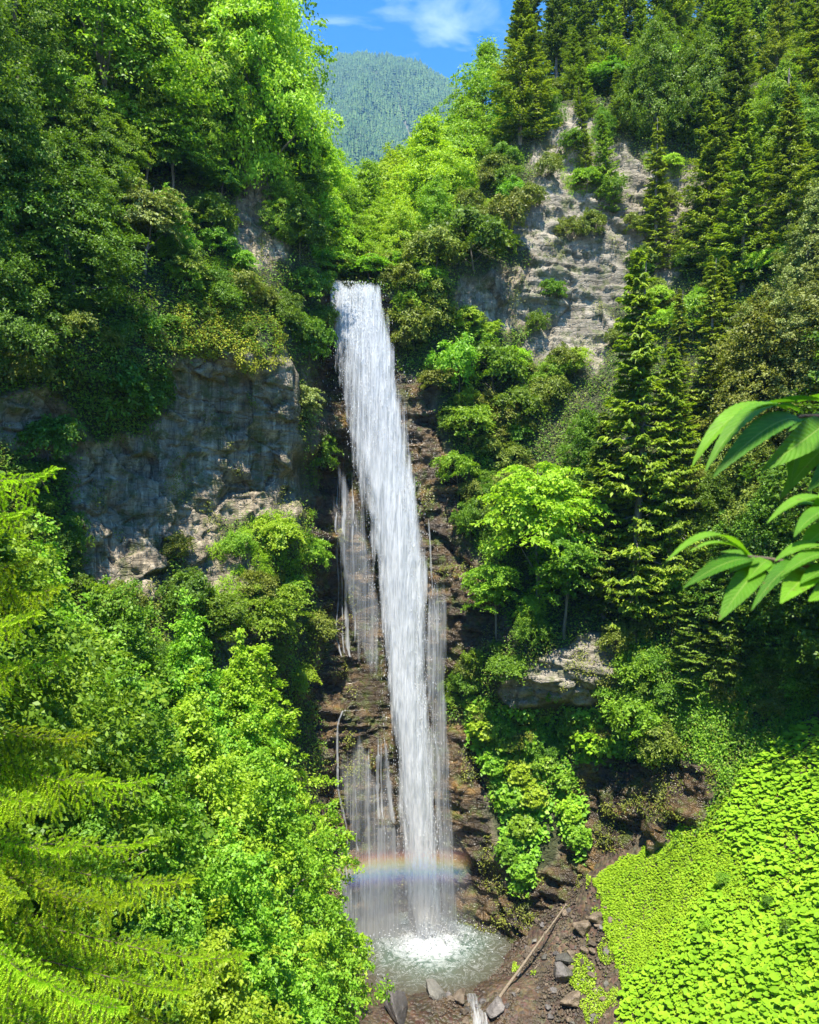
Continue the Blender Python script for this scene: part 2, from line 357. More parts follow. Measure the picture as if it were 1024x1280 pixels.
M['ground'] = ground_mat()
tag(link('ground', mesh_np('ground', GV, grid_faces(len(gy), len(gx)), M['ground'], True)), kind='structure')

# ---------------------------------------------------------------- far mountain and its forest
MX = [-900, 0, 200, 330, 390, 430, 455, 480, 520, 545, 565, 585, 640, 800, 1100, 2000]
MY = [250, 170, 120, 100, 92, 67, 66, 72, 75, 90, 105, 118, 150, 190, 230, 300]
mc = np.r_[np.linspace(-700, 330, 36), np.linspace(333, 640, 170), np.linspace(652, 1700, 36)]; NRM = 150
mt = np.linspace(0, 1, NRM)
MYd = (380+mt*820)*2.2
rpy = np.interp(mc, MX, MY)+8*fbm(np.c_[mc/22., mc*0, mc*0], 4, 77)
mpx = np.tile(mc, (NRM, 1)); mY = np.tile(MYd[:, None], (1, len(mc)))
zr = CZ-(rpy-CY)*2640/FPX
mz = 160+(zr[None]-160)*mt[:, None]
mx = (mpx-CX)*2640/FPX*(.55+.45*mt[:, None])
MV = np.stack([mx, mY, mz], -1).reshape(-1, 3)
rel = np.clip(1-mt, 0, 1)[:, None].repeat(len(mc), 1).ravel()
gul = (-np.abs(fbm(MV/2.2*np.array([1/95., 1/420., 0]), 4, 101))*95+45*fbm(MV/2.2/130., 4, 102))*2.2
MV[:, 2] += gul*np.clip(rel*4, .12, 1); MV[:, 1] += 88*fbm(MV/440, 3, 103)*np.clip(rel*3, 0, 1)
# the far side, so that the ridge has a back
back = MV.reshape(NRM, len(mc), 3)[-1].copy(); back[:, 1] += 1100; back[:, 2] -= 770
MVb = np.vstack([MV, back])
m, nt, out = nmat('mountain_slope'); tc = N(nt, 'ShaderNodeTexCoord'); v = tc.outputs['Object']
at = N(nt, 'ShaderNodeAttribute', attribute_name='mask')
c = ramp(nt, noise(nt, v, .014, 6, .65), [(.35, (.02, .05, .015)), (.6, (.045, .09, .022)), (.75, (.09, .12, .04))])
c = mixc(nt, at.outputs['Fac'], c, (.20, .18, .13))
pb = N(nt, 'ShaderNodeBsdfPrincipled', {'Base Color': c, 'Roughness': .9}); nt.links.new(pb.outputs[0], out.inputs[0])
M['mountain'] = m
mp = np.stack([CX+MV[:, 0]/MV[:, 1]*FPX, CY-(MV[:, 2]-CZ)/MV[:, 1]*FPX], 1)
def scree(p):
    """the pale slide down the far slope, and bare rock under the summit"""
    n = 3*vnoise(np.c_[p/9., p[:, :1]*0], 111)
    cx = np.interp(p[:, 1], [85, 120, 145, 165, 185], [493, 497, 503, 510, 516]); w = np.interp(p[:, 1], [85, 120, 145, 165, 190], [0, .5, 2., 2.4, 1.4])
    a = np.abs(p[:, 0]-cx+n*.6) < w
    b = (np.abs(p[:, 0]-470) < 16) & (np.abs(p[:, 1]-84) < 9) & (vnoise(np.c_[p[:, 0]/2.5, p[:, 1]/7, p[:, 0]*0], 112) > .05)
    return a, b
sa, sb = scree(mp)
me = mesh_np('mountain', MVb, grid_faces(NRM+1, len(mc)), M['mountain'], True)
mk = np.zeros((len(MVb), 4)); mk[:, 3] = 1; mk[:len(MV), :3] = (sa*1.+sb*.6)[:, None]; add_mask(me, mk)
tag(link('mountain', me), kind='structure')
rg = np.random.default_rng(5)
n = 42000
ui = rg.random(n)*(NRM-2); uj = rg.random(n)*(len(mc)-2)
MG = MV.reshape(NRM, len(mc), 3)
i0, j0 = ui.astype(int), uj.astype(int); fi, fj = (ui-i0)[:, None], (uj-j0)[:, None]
bp_ = MG[i0, j0]*(1-fi)*(1-fj)+MG[i0+1, j0]*fi*(1-fj)+MG[i0, j0+1]*(1-fi)*fj+MG[i0+1, j0+1]*fi*fj
ip = np.stack([CX+bp_[:, 0]/bp_[:, 1]*FPX, CY-(bp_[:, 2]-CZ)/bp_[:, 1]*FPX], 1)
sa, sb = scree(ip); keep = ~(sa | (sb & (rg.random(n) < .7))) & (np.abs(ip[:, 0]-480) < 420) & ((rg.random(n) < .5) | (np.abs(ip[:, 0]-480) < 140)); bp_ = bp_[keep]; n = len(bp_)
fb = MB()
ang = np.linspace(0, 2*math.pi, 7)[:-1]
def cones(b, h, r, tiers):
    for k in range(tiers):
        z0 = h*(.1+.78*k/tiers); z1 = np.minimum(h*(.1+.78*(k+1.7)/tiers), h); rr = r*(1-.75*k/tiers)
        nn = len(b)
        jit = .75+.5*rg.random((nn, 6))
        ring = np.stack([b[:, None, 0]+rr[:, None]*np.cos(ang)*jit, b[:, None, 1]+rr[:, None]*np.sin(ang)*jit, (b[:, 2]+z0)[:, None]-.06*h[:, None]*rg.random((nn, 6))], -1)
        apex = np.stack([b[:, 0], b[:, 1], b[:, 2]+z1], -1)[:, None]
        V = np.concatenate([ring, apex], 1).reshape(-1, 3)
        base = (np.arange(nn)*7)[:, None]
        for s in range(6):
            fb.add(V, np.c_[base+s, base+(s+1) % 6, base+6]) if s == 0 else None
        off = fb.n-len(V)
        F = np.concatenate([np.c_[base+s, base+(s+1) % 6, base+6] for s in range(1, 6)])+off
        fb.F.append(F)
isb = (vnoise(bp_/286., 121)-(bp_[:, 2]-1000)/1300+.4*rg.standard_normal(n)) > .15
h = 15+13*rg.random(n)
cones(bp_[~isb], h[~isb], h[~isb]*.2, 3)
hb = h*.75
cones(bp_[isb], hb[isb], hb[isb]*.42, 2)
M['far'] = leaf_mat('far_forest_green', [(.018, .05, .014), (.05, .11, .02), (.12, .20, .035)], trans=.1, clump=.0055)
me = fb.mesh('mountain_forest', M['far'])
tag(link('mountain_forest', me), 'dark conifers and paler broadleaf trees covering the far mountain', 'forest', kind='stuff')

# ---------------------------------------------------------------- plants: leaves, crowns, trunks
def leaves(Pc, Nn, D, L, Wd, fold=.12, rg=None):
    n = len(Pc); Nn = unit(Nn); D = unit(D-Nn*(D*Nn).sum(1)[:, None]); S = np.cross(Nn, D)
    L = np.broadcast_to(L, n)[:, None]; Wd = np.broadcast_to(Wd, n)[:, None]
    a = Pc-D*L*.5; c = Pc+D*L*.5-Nn*L*.10; m = Pc-D*L*.06+Nn*Wd*fold
    b = m+S*Wd*.5; d = m-S*Wd*.5
    V = np.stack([a, b, c, d], 1).reshape(-1, 3)
    return V, np.arange(n*4).reshape(n, 4)
def tube(mb, pts, rad, sides=7):
    pts = np.asarray(pts, float); k = len(pts); t = unit(np.gradient(pts, axis=0))
    ref = np.array([1., 0, 0]) if abs(t[0][0]) < .9 else np.array([0, 1., 0])
    a = unit(np.cross(t, ref)); b = np.cross(t, a); th = np.linspace(0, 2*math.pi, sides+1)[:-1]
    V = (pts[:, None]+np.asarray(rad, float)[:, None, None]*(a[:, None]*np.cos(th)[None, :, None]+b[:, None]*np.sin(th)[None, :, None])).reshape(-1, 3)
    F = []
    for i in range(k-1):
        for j in range(sides):
            F.append((i*sides+j, i*sides+(j+1) % sides, (i+1)*sides+(j+1) % sides, (i+1)*sides+j))
    mb.add(V, F)
def randdir(rg, n):
    return unit(rg.standard_normal((n, 3)))
def crown(seed, H, R, base, ncl, m, leaf, rc=.2, flat=.18, up=.8, shell=.45, lump=.45, ratio=.55, full=False, freq=2.2):
    rg = np.random.default_rng(seed)
    d = randdir(rg, ncl); d[:, 2] = np.where(d[:, 2] < -.3, -d[:, 2], d[:, 2])
    rad = (shell+(1-shell)*rg.random(ncl)**.6)*(1-lump/2+lump*(vnoise(d*1.9+seed, seed)+.3))
    hz = (1-base)*H/2
    c = d*rad[:, None]*np.array([R, R, hz])+np.array([0, 0, base*H+hz])
    if full:
        zf = base+(1-base)*rg.random(ncl)**.85; prof = np.minimum(zf/.22, 1)**.5*np.clip(1-np.clip((zf-.3)/.72, 0, 1)**2.1, .03, 1)
        th0 = rg.random(ncl)*2*math.pi; d = np.stack([np.cos(th0), np.sin(th0), (zf-.45)*1.4], 1)
        lum = np.clip(1-lump*.5+lump*1.7*(vnoise(np.c_[np.cos(th0)*freq, np.sin(th0)*freq, zf*freq*2.4]+seed, seed)+.18)+.20*rg.standard_normal(ncl), .25, 1.35)
        rad = (.35+.65*rg.random(ncl)**.5)*lum
        c = np.c_[np.cos(th0)*R*rad*prof, np.sin(th0)*R*rad*prof, zf*H*.95]; c[:, 2] += H*zf*(.13*vnoise(np.c_[c[:, :2]/(R*.22), c[:, 0]*0+seed], seed)+.05*rg.standard_normal(ncl))
    c[:, 2] = np.maximum(c[:, 2], .03*H)
    nrm = unit(np.array([0, 0, up])+d*.55+.35*rg.standard_normal((ncl, 3)))
    rr = rc*R*(.6+.8*rg.random(ncl))
    ref = unit(np.cross(nrm, rg.standard_normal((ncl, 3)))); bi = np.cross(nrm, ref)
    th = rg.random((ncl, m))*2*math.pi; r = np.sqrt(rg.random((ncl, m)))*(.75+.35*np.sin(th*3+rg.random((ncl, 1))*6))
    rd = ref[:, None]*np.cos(th)[..., None]+bi[:, None]*np.sin(th)[..., None]
    p = c[:, None]+rd*(r*rr[:, None])[..., None]+nrm[:, None]*(rg.standard_normal((ncl, m))*flat*rr[:, None])[..., None]
    p[..., 2] -= (r**2*rr[:, None])*.22
    ln = nrm[:, None]+.55*rg.standard_normal((ncl, m, 3)); ld = rd+.7*rg.standard_normal((ncl, m, 3))+np.array([0, 0, -.35])
    sz = leaf*(.65+.7*rg.random((ncl, m)))
    V, F = leaves(p.reshape(-1, 3), ln.reshape(-1, 3), ld.reshape(-1, 3), sz.ravel(), sz.ravel()*ratio)
    return V, F, c
def trunk_mesh(name, c, H, r, mat, seed, nl=9, topf=.85):
    rg = np.random.default_rng(seed+99); mb = MB()
    k = 7; z = np.linspace(-.06*H, H*topf, k); wob = np.cumsum(rg.standard_normal((k, 2))*.012*H, 0)
    ax = np.c_[wob-wob[1], z]; rad = r*np.linspace(1.15, .2, k); tube(mb, ax, rad, 8)
    for i in rg.choice(len(c), min(nl, len(c)), replace=False):
        e = c[i]; f = np.clip((e[2]/H-.18)/topf, .12, .8); s = np.array([np.interp(f, np.linspace(0, 1, k), ax[:, j]) for j in range(3)])
        mid = (s+e)/2+np.array([0, 0, .06*H]); tube(mb, [s, mid*.6+s*.4, mid, e], [r*.42*(1-f*.5), r*.3, r*.2, r*.05], 5)
    return mb.mesh(name, mat, True)
def spruce(seed, H, R, base=.05, nb=330, per=46, leaf=.42, droop=.3, sparse=0.):
    rg = np.random.default_rng(seed); out = []
    u = base+(1-base)*rg.random(nb)**.9*.985
    az = rg.random(nb)*2*math.pi
    L = R*(np.clip(1-u, 0, 1)**.72+.03)*(.55+.6*rg.random(nb))*(1+.25*vnoise(np.c_[u*7, az, az*0], seed))
    L = np.where(u < base+.08, L*.7, L)
    s = rg.random((nb, per))**.75; w = (rg.random((nb, per))*2-1)
    o = np.stack([np.cos(az), np.sin(az), az*0], 1); sd = np.stack([-np.sin(az), np.cos(az), az*0], 1)
    wid = .30*L[:, None]*(1-s*.75)*np.minimum(s*4, 1)
    p = o[:, None]*(L[:, None]*s)[..., None]+sd[:, None]*(w*wid)[..., None]
    dz = (u*H)[:, None]-droop*L[:, None]*s*1.1+.28*L[:, None]*s**3-np.abs(w)*wid*.35-.10*rg.random((nb, per))*leaf
    p[..., 2] = dz
    ld = o[:, None]*.8+sd[:, None]*(w*.9)[..., None]+np.array([0, 0, -.25])+.25*rg.standard_normal((nb, per, 3))
    ln = np.array([0, 0, 1.])+o[:, None]*.25+.35*rg.standard_normal((nb, per, 3))
    sz = leaf*(.6+.7*rg.random((nb, per)))
    V, F = leaves(p.reshape(-1, 3), ln.reshape(-1, 3), ld.reshape(-1, 3), sz.ravel(), sz.ravel()*.36, .2)
    mb = MB(); z = np.linspace(-.04*H, H*.97, 8); wb = np.cumsum(rg.standard_normal((8, 2))*.004*H, 0)
    tube(mb, np.c_[wb-wb[1], z], H*.013*np.linspace(1.1, .12, 8), 7)
    for i in range(0, nb, 5):
        a = np.array([0, 0, u[i]*H]); tube(mb, [a, a+o[i]*L[i]*.5-np.array([0, 0, droop*L[i]*.5]), a+o[i]*L[i]*.9-np.array([0, 0, droop*L[i]*.8])], [.05, .03, .012], 4)
    return V, F, mb
TPL = {}
def tpl_broad(key, H, trunkr, **kw):
    V, F, c = crown(H=H, **kw); TPL[key] = dict(H=H, V=V, F=F, trunk=trunk_mesh('trunk', c, H, trunkr, M['barkg'], kw['seed']), mats={})
tpl_broad('broadA', 12, .20, full=True, seed=1, R=4.4, base=.03, ncl=620, m=74, leaf=.215, rc=.19, flat=.15)
tpl_broad('broadB', 12, .18, full=True, seed=2, R=3.8, base=.02, ncl=600, m=72, leaf=.20, rc=.18, flat=.15)
tpl_broad('broadC', 12, .18, full=True, seed=3, R=4.6, base=.05, ncl=520, m=84, leaf=.21, rc=.22, flat=.10, up=1.3)
tpl_broad('tallD', 18, .26, full=True, seed=4, R=4.6, base=.02, ncl=900, m=70, leaf=.20, rc=.16)
tpl_broad('layerA', 7, .10, seed=5, R=2.5, base=.06, ncl=95, m=170, leaf=.19, rc=.36, flat=.05, up=1.9, shell=.3)
tpl_broad('layerB', 7, .10, seed=6, R=2.2, base=.03, ncl=110, m=150, leaf=.18, rc=.34, flat=.06, up=1.7, shell=.3)
tpl_broad('nearA', 14, .15, full=True, seed=7, R=4.2, base=.02, ncl=2300, m=48, leaf=.135, rc=.085, flat=.22, up=0.9, ratio=.6, lump=.55, freq=3.4)
tpl_broad('nearB', 14, .15, full=True, seed=8, R=3.9, base=.02, ncl=2300, m=48, leaf=.135, rc=.085, flat=.22, up=1.0, ratio=.6, lump=.55, freq=3.4)
tpl_broad('nearC', 14, .15, full=True, seed=9, R=3.6, base=.02, ncl=2300, m=48, leaf=.135, rc=.085, flat=.22, up=1.3, ratio=.6, lump=.55, freq=3.4)
tpl_broad('bushA', 3, .04, seed=11, R=1.5, base=.0, ncl=110, m=60, leaf=.155, rc=.28, flat=.14)
tpl_broad('bushB', 3, .04, seed=12, R=1.35, base=.0, ncl=100, m=60, leaf=.14, rc=.28, up=.5, flat=.16)
tpl_broad('bushC', 3, .04, seed=13, R=1.6, base=.0, ncl=70, m=90, leaf=.16, rc=.38, flat=.07, up=1.7)
tpl_broad('bushD', 3, .04, seed=14, R=1.7, base=.0, ncl=110, m=52, leaf=.19, rc=.26, ratio=.36)
tpl_broad('bigleaf', 3, .04, seed=15, R=1.5, base=.0, ncl=70, m=15, leaf=.36, rc=.34, flat=.2, up=.9, ratio=.85)
for key, kw in dict(spruceA=dict(seed=21, H=18, R=3.5, nb=420, per=60), spruceB=dict(seed=22, H=18, R=2.9, nb=420, per=56), spruceC=dict(seed=23, H=18, R=3.6, base=.36, nb=330, per=60), spruceD=dict(seed=24, H=18, R=2.5, nb=330, per=46, droop=.45), spruceE=dict(seed=25, H=18, R=4.2, nb=460, per=66, droop=.38)).items():
    V, F, mb = spruce(leaf=.34, **kw); TPL[key] = dict(H=18, V=V, F=F, trunk=mb.mesh('trunk', M['barkg'], True), mats={})
def crown_data(key, mat):
    t = TPL[key]
    if mat not in t['mats']: t['mats'][mat] = mesh_np('crown', t['V'], t['F'], M[mat])
    return t['mats'][mat]
prg = np.random.default_rng(77)
PLACED = []
def plant(name, key, mat, pos, h, label, cat, group=None, lean=(0, 0), wide=1., trunk=True):
    s = h/TPL[key]['H']; wide = wide*s
    rot = Matrix.Rotation(lean[1], 4, 'X')@Matrix.Rotation(lean[0], 4, 'Y')@Matrix.Rotation(prg.random()*6.28, 4, 'Z')
    o = link(name, None if trunk else crown_data(key, mat), None)
    o.matrix_world = Matrix.Translation(Vector(pos))@rot@Matrix.Diagonal((wide, wide, s, 1))
    tag(o, label, cat, group)
    if trunk:
        link('crown', crown_data(key, mat), o); link('trunk', TPL[key]['trunk'], o)
    return o
def on_wall(name, key, mat, px, py, hpx, label, cat, group=None, tilt=.22, wide=1., trunk=True, sink=.25):
    if name == SH: hpx *= .74; wide *= .95
    if name == 'leafy_plant': hpx *= .62
    p = wall(px, py); p[1] += sink; PLACED.append((px, py-hpx*.45, hpx*.5))
    side = 0 if hpx > 140 else (-.10 if px > 520 else .10)
    return plant(name, key, mat, p, hpx*p[1]/FPX, label, cat, group, (side if tilt else 0, tilt), wide, trunk)
def on_hill(name, key, mat, px, t, topy, label, cat, group=None, wide=1.):
    p = hill(px, t); p[2] -= .3; zt = CZ+(CY-topy)*p[1]/FPX
    return plant(name, key, mat, p, max(zt-p[2], 3.), label, cat, group, (prg.normal()*.03, .03), wide)
def on_ground(name, key, mat, px, Y, topy, label, cat, group=None, wide=1., lean=(0, 0)):
    x = (px-CX)*Y/FPX; z = gz(x, Y)-.2; zt = CZ+(CY-topy)*Y/FPX
    return plant(name, key, mat, (x, Y, z), zt-z, label, cat, group, lean, wide)

BT, ST, SH = 'broadleaf_tree', 'spruce_tree', 'shrub'
# upper left
LT = 'trees above the left cliff'
on_wall(BT, 'broadA', 'lime', 318, 240, 300, 'large bright green tree on top of the left cliff, its crown against the sky', 'tree', LT, .1, .74)
on_wall(BT, 'broadB', 'bright', 235, 215, 290, 'tall yellow-green tree left of the crown that meets the sky', 'tree', LT, .1, .9)
on_wall(BT, 'broadC', 'bright', 140, 215, 280, 'mid green tree in the top left, between the shaded corner and the sunlit crowns', 'tree', LT, .1)
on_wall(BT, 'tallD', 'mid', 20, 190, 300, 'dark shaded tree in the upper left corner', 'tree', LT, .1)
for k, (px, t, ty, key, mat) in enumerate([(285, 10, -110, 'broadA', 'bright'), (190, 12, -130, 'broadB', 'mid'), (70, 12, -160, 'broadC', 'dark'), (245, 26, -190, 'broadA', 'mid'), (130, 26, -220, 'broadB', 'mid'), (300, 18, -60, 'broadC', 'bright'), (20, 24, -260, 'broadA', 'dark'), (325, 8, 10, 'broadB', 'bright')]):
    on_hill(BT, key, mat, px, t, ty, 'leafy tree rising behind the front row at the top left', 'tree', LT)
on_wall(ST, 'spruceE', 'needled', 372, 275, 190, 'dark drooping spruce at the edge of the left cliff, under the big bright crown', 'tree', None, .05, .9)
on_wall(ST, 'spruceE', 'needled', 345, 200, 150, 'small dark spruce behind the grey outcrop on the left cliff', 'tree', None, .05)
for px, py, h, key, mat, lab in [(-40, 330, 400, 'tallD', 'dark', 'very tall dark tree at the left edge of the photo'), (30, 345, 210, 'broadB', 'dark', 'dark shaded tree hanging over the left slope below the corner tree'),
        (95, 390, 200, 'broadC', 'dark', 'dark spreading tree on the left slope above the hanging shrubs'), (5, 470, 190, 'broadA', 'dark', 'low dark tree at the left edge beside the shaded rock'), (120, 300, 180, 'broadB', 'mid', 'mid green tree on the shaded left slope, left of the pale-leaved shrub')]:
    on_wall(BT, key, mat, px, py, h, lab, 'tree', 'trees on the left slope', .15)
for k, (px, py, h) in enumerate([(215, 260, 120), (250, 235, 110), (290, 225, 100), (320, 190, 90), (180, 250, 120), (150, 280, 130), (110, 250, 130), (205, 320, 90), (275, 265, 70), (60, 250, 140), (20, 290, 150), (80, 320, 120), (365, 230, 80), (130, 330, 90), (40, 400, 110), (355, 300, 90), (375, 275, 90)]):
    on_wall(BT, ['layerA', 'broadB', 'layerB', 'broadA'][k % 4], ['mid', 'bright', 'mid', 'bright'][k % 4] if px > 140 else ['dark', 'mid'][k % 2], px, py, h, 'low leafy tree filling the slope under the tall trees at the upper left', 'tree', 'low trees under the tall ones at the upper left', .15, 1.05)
for px, py, h, key, mat, lab in [(180, 345, 130, 'layerA', 'grey', 'pale grey-green layered small tree on the left slope'), (370, 580, 105, 'layerB', 'grey', 'small pale layered tree at the right edge of the grey left cliff'), (330, 830, 120, 'layerA', 'bright', 'layered bright shrub-like tree below the left cliff, near the side trickle'), (270, 835, 110, 'layerB', 'mid', 'mid green layered small tree at the foot of the left cliff')]:
    on_wall(BT, key, mat, px, py, h, lab, 'tree', None, .1)
for px, py, h, key, mat, lab in [
    (268, 305, 85, 'bushA', 'mid', 'round mid green shrub left of the grey outcrop'), (235, 375, 75, 'bushB', 'bright', 'bright shrub on the left slope above the mossy ledge'),
    (300, 345, 50, 'bushC', 'bright', 'small flat shrub just below the grey outcrop'), (330, 392, 45, 'bushD', 'olive', 'olive shrub on the sunlit ledge of the left cliff'),
    (150, 555, 170, 'bushB', 'dark', 'large dark shrub hanging down the left cliff face'), (190, 520, 80, 'bushA', 'dark', 'dark leafy shrub at the right of the large hanging one'),
    (60, 590, 110, 'bushA', 'dark', 'dark shrub in a recess of the left cliff'), (35, 500, 110, 'bushD', 'olive', 'brownish green shrub at the shaded left edge'),
    (378, 335, 100, 'bushA', 'dark', 'dark shrub under the spruce beside the lip of the waterfall'), (382, 392, 85, 'bushC', 'mid', 'shrub leaning over the left edge of the falling water'),
    (384, 470, 90, 'bushB', 'dark', 'dark shrub in the shade left of the falling water'), (375, 440, 70, 'bushA', 'mid', 'green shrub on the corner of the left cliff beside the waterfall'),
    (355, 415, 55, 'bushD', 'mid', 'shrub on the mossy ledge near the cliff corner'), (390, 600, 90, 'bushB', 'mid', 'hanging green shrub in the crack right of the grey cliff'),
    (350, 690, 75, 'bushC', 'lime', 'lime green bush at the bottom right of the grey cliff'), (300, 700, 55, 'bushD', 'bright', 'bright bush on the pale rock below the grey cliff'),
    (385, 720, 80, 'bushA', 'bright', 'green bush left of the thin side trickle'), (235, 790, 110, 'bushB', 'dark', 'dark ivy-like shrub at the foot of the left cliff'),
    (360, 770, 80, 'bushC', 'bright', 'flat-topped bright bush below the left cliff, near the brown wet rock'), (400, 810, 70, 'bushD', 'olive', 'olive tuft on the brown rock left of the trickle'),
    (320, 760, 70, 'bushA', 'olive', 'olive bush on the pale rocks below the grey cliff'), (90, 700, 70, 'bushA', 'mid', 'shrub at the lower left of the dark rock face'), (380, 870, 60, 'bushC', 'lime', 'lime bush on the ledge where the side trickle lands')]:
    on_wall(SH, key, mat, px, py, h, lab, 'shrub', 'shrubs on the left cliff', .3)
on_wall(SH, 'bushC', 'mid', 404, 372, 50, 'small shrub reaching over the left end of the lip of the fall', 'shrub', 'shrubs on the left cliff', .4)
on_wall(SH, 'bushB', 'mid', 402, 425, 60, 'leafy twigs hanging into the left edge of the falling water', 'shrub', 'shrubs on the left cliff', .4)
on_wall(SH, 'bushA', 'bright', 412, 356, 28, 'small bright bush on the left corner of the lip of the fall', 'shrub', 'shrubs on the left cliff', .3)
on_wall(SH, 'bushD', 'olive', 484, 362, 34, 'small olive bush on the right corner of the lip of the fall', 'shrub', 'shrubs right of the waterfall', .3)
# beyond the lip
MT = 'trees in the gap above the waterfall'
for k, (px, t, ty, key, mat, lab) in enumerate([(398, 6, 168, 'broadB', 'lime', 'lime green tree at the left of the gap above the fall'), (425, 14, 198, 'broadA', 'lime', 'round lime tree in the gap, below the left flank of the mountain'),
    (455, 10, 218, 'broadC', 'bright', 'low bright tree in the middle of the gap'), (490, 18, 186, 'broadA', 'lime', 'lime tree standing under the pale slide of the mountain'), (515, 26, 178, 'broadB', 'bright', 'farther green tree right of the pale slide'),
    (540, 12, 165, 'broadC', 'lime', 'lime tree at the right of the gap, below the mountain shoulder'), (565, 14, 135, 'broadA', 'bright', 'tall bright tree climbing the right side of the gap'), (590, 10, 120, 'broadB', 'bright', 'bright tree under the first conifers at the right of the gap'),
    (612, 14, 70, 'broadC', 'bright', 'airy tree against the sky at the right of the gap'), (470, 7, 255, 'broadB', 'lime', 'low lime tree directly above the lip of the fall'), (432, 7, 245, 'broadC', 'bright', 'bright tree above the left end of the lip'),
    (505, 5, 245, 'broadA', 'lime', 'lime tree above the right end of the lip'), (545, 4, 222, 'broadB', 'bright', 'bright tree behind the dark rhododendron'), (580, 4, 200, 'broadA', 'bright', 'bright tree right of the gap, above the dark rhododendron'), (615, 4, 165, 'broadC', 'mid', 'mid green tree at the left top of the pale right cliff'), (410, 26, 190, 'broadA', 'bright', 'green tree deep in the gap at its left'), (640, 6, 118, 'broadA', 'bright', 'bright tree below the conifers at the left of the ridge')]):
    on_hill(BT, key, mat, px, t, ty, lab, 'tree', MT)
for px, py, h, key, mat, lab, w in [(595, 345, 125, 'bushA', 'dark', 'big dark rhododendron bush right of the lip of the fall', 1.1), (548, 350, 90, 'bushD', 'olive', 'olive rhododendron between the lip and the dark bush', 1.2), (510, 375, 70, 'bushA', 'olive', 'olive shrub just right of the lip of the fall', 1.1), (640, 305, 90, 'bushB', 'olive', 'olive shrub at the left edge of the pale right cliff', 1.),
    (522, 440, 100, 'bushD', 'olive', 'olive shrub hanging beside the top of the falling water', 1.), (548, 420, 80, 'bushA', 'olive', 'brownish shrub above the wet rock right of the fall', 1.), (575, 500, 110, 'bushB', 'bright', 'fresh green bush right of the fall, above the brown wet rock', 1.), (620, 500, 110, 'bushA', 'mid', 'dense mid green bush under the dark bedded rock', 1.),
    (590, 560, 90, 'bushC', 'bright', 'bright layered bush on the brown rock', 1.), (575, 610, 75, 'bushA', 'bright', 'small bright bush above the orange-brown rock', 1.), (590, 680, 80, 'bushB', 'mid', 'thin green bush beside the orange-brown rock', .8), (650, 540, 90, 'bushA', 'mid', 'mid green bush left of the lime tree', 1.),
    (690, 510, 60, 'bushD', 'olive', 'olive bush under the pale right cliff', 1.2), (720, 470, 60, 'bushA', 'lime', 'yellow-green bush at the foot of the pale right cliff', 1.), (740, 305, 60, 'bushB', 'olive', 'dark olive bush in the middle of the pale right cliff', 1.), (695, 380, 50, 'bushA', 'mid', 'small shrub on a ledge of the pale right cliff', 1.), (665, 270, 60, 'bushA', 'olive', 'olive bush low at the left rim of the pale right cliff', 1.), (715, 300, 45, 'bushD', 'olive', 'thin olive bush in a crack of the pale right cliff', 1.), (765, 260, 55, 'bushB', 'mid', 'green bush below the short spruce on the pale cliff', 1.), (800, 300, 55, 'bushA', 'olive', 'olive bush at the right part of the pale cliff', 1.), (720, 195, 45, 'bushA', 'mid', 'green bush near the top of the pale right cliff', 1.2), (830, 270, 60, 'bushD', 'olive', 'dry olive bush beside the yellowish spruce on the cliff', 1.), (675, 420, 50, 'bushB', 'mid', 'green bush left of the bedded foot of the pale cliff', 1.),
    (735, 240, 50, 'bushC', 'bright', 'bright shrub in the upper cleft of the pale cliff', 1.), (690, 230, 50, 'bushD', 'olive', 'dry olive shrub high on the pale cliff', 1.), (840, 220, 40, 'bushC', 'lime', 'yellow-green tuft at the top right of the pale cliff', 1.2), (870, 430, 90, 'bushA', 'bright', 'bright bush right of the tall dark spruce', 1.),
    (640, 850, 60, 'bushC', 'mid', 'leafy shrub over the left end of the grey overhang', 1.3), (590, 850, 50, 'bushD', 'olive', 'shrub in the dark gap left of the grey overhang', 1.), (775, 820, 70, 'bushB', 'olive', 'shrub on top of the grey overhang', 1.)]:
    on_wall(SH, key, mat, px, py, h, lab, 'shrub', 'shrubs right of the waterfall', .25, w)
on_wall(BT, 'layerA', 'lime', 672, 775, 225, 'lime green layered tree in the middle of the right slope', 'tree', None, .12, .85)
on_wall(BT, 'layerB', 'mid', 705, 800, 150, 'darker layered tree at the lower right of the lime tree', 'tree', None, .12)
on_wall(BT, 'layerB', 'bright', 625, 800, 110, 'small bright layered tree above the grey overhang', 'tree', None, .12)
on_wall(BT, 'broadB', 'mid', 745, 640, 130, 'mid green tree between the lime tree and the tall dark spruce', 'tree', None, .12)
# conifers
RT = 'conifers on the ridge at the upper right'
for px, t, ty, key, mat, lab in [(648, 12, -25, 'spruceA', 'needled', 'dark spruce leading the ridge against the sky'), (668, 6, 30, 'spruceE', 'needle', 'broad spruce at the left of the ridge'), (698, 8, -40, 'spruceC', 'needled', 'spruce with a bare thin trunk above the pale cliff'), (728, 5, -15, 'spruceE', 'needled', 'dense dark spruce directly above the pale cliff'), (765, 3, -30, 'spruceA', 'needle', 'spruce above the cleft of the pale cliff'), (800, 4, -10, 'spruceB', 'needle', 'narrow spruce left of the thick bare trunk'),
    (848, 5, -90, 'spruceC', 'needle', 'tall spruce with a thick bare pale trunk'), (890, 4, -20, 'spruceA', 'needle', 'spruce right of the thick bare trunk'), (930, 7, -45, 'spruceB', 'needle', 'slim spruce left of the dead snag'), (975, 6, -30, 'spruceA', 'needley', 'yellow-green spruce behind the dead snag'), (1012, 4, -20, 'spruceE', 'needle', 'broad spruce at the right edge of the ridge')]:
    on_hill(ST, key, mat, px, t, ty, lab, 'tree', RT)
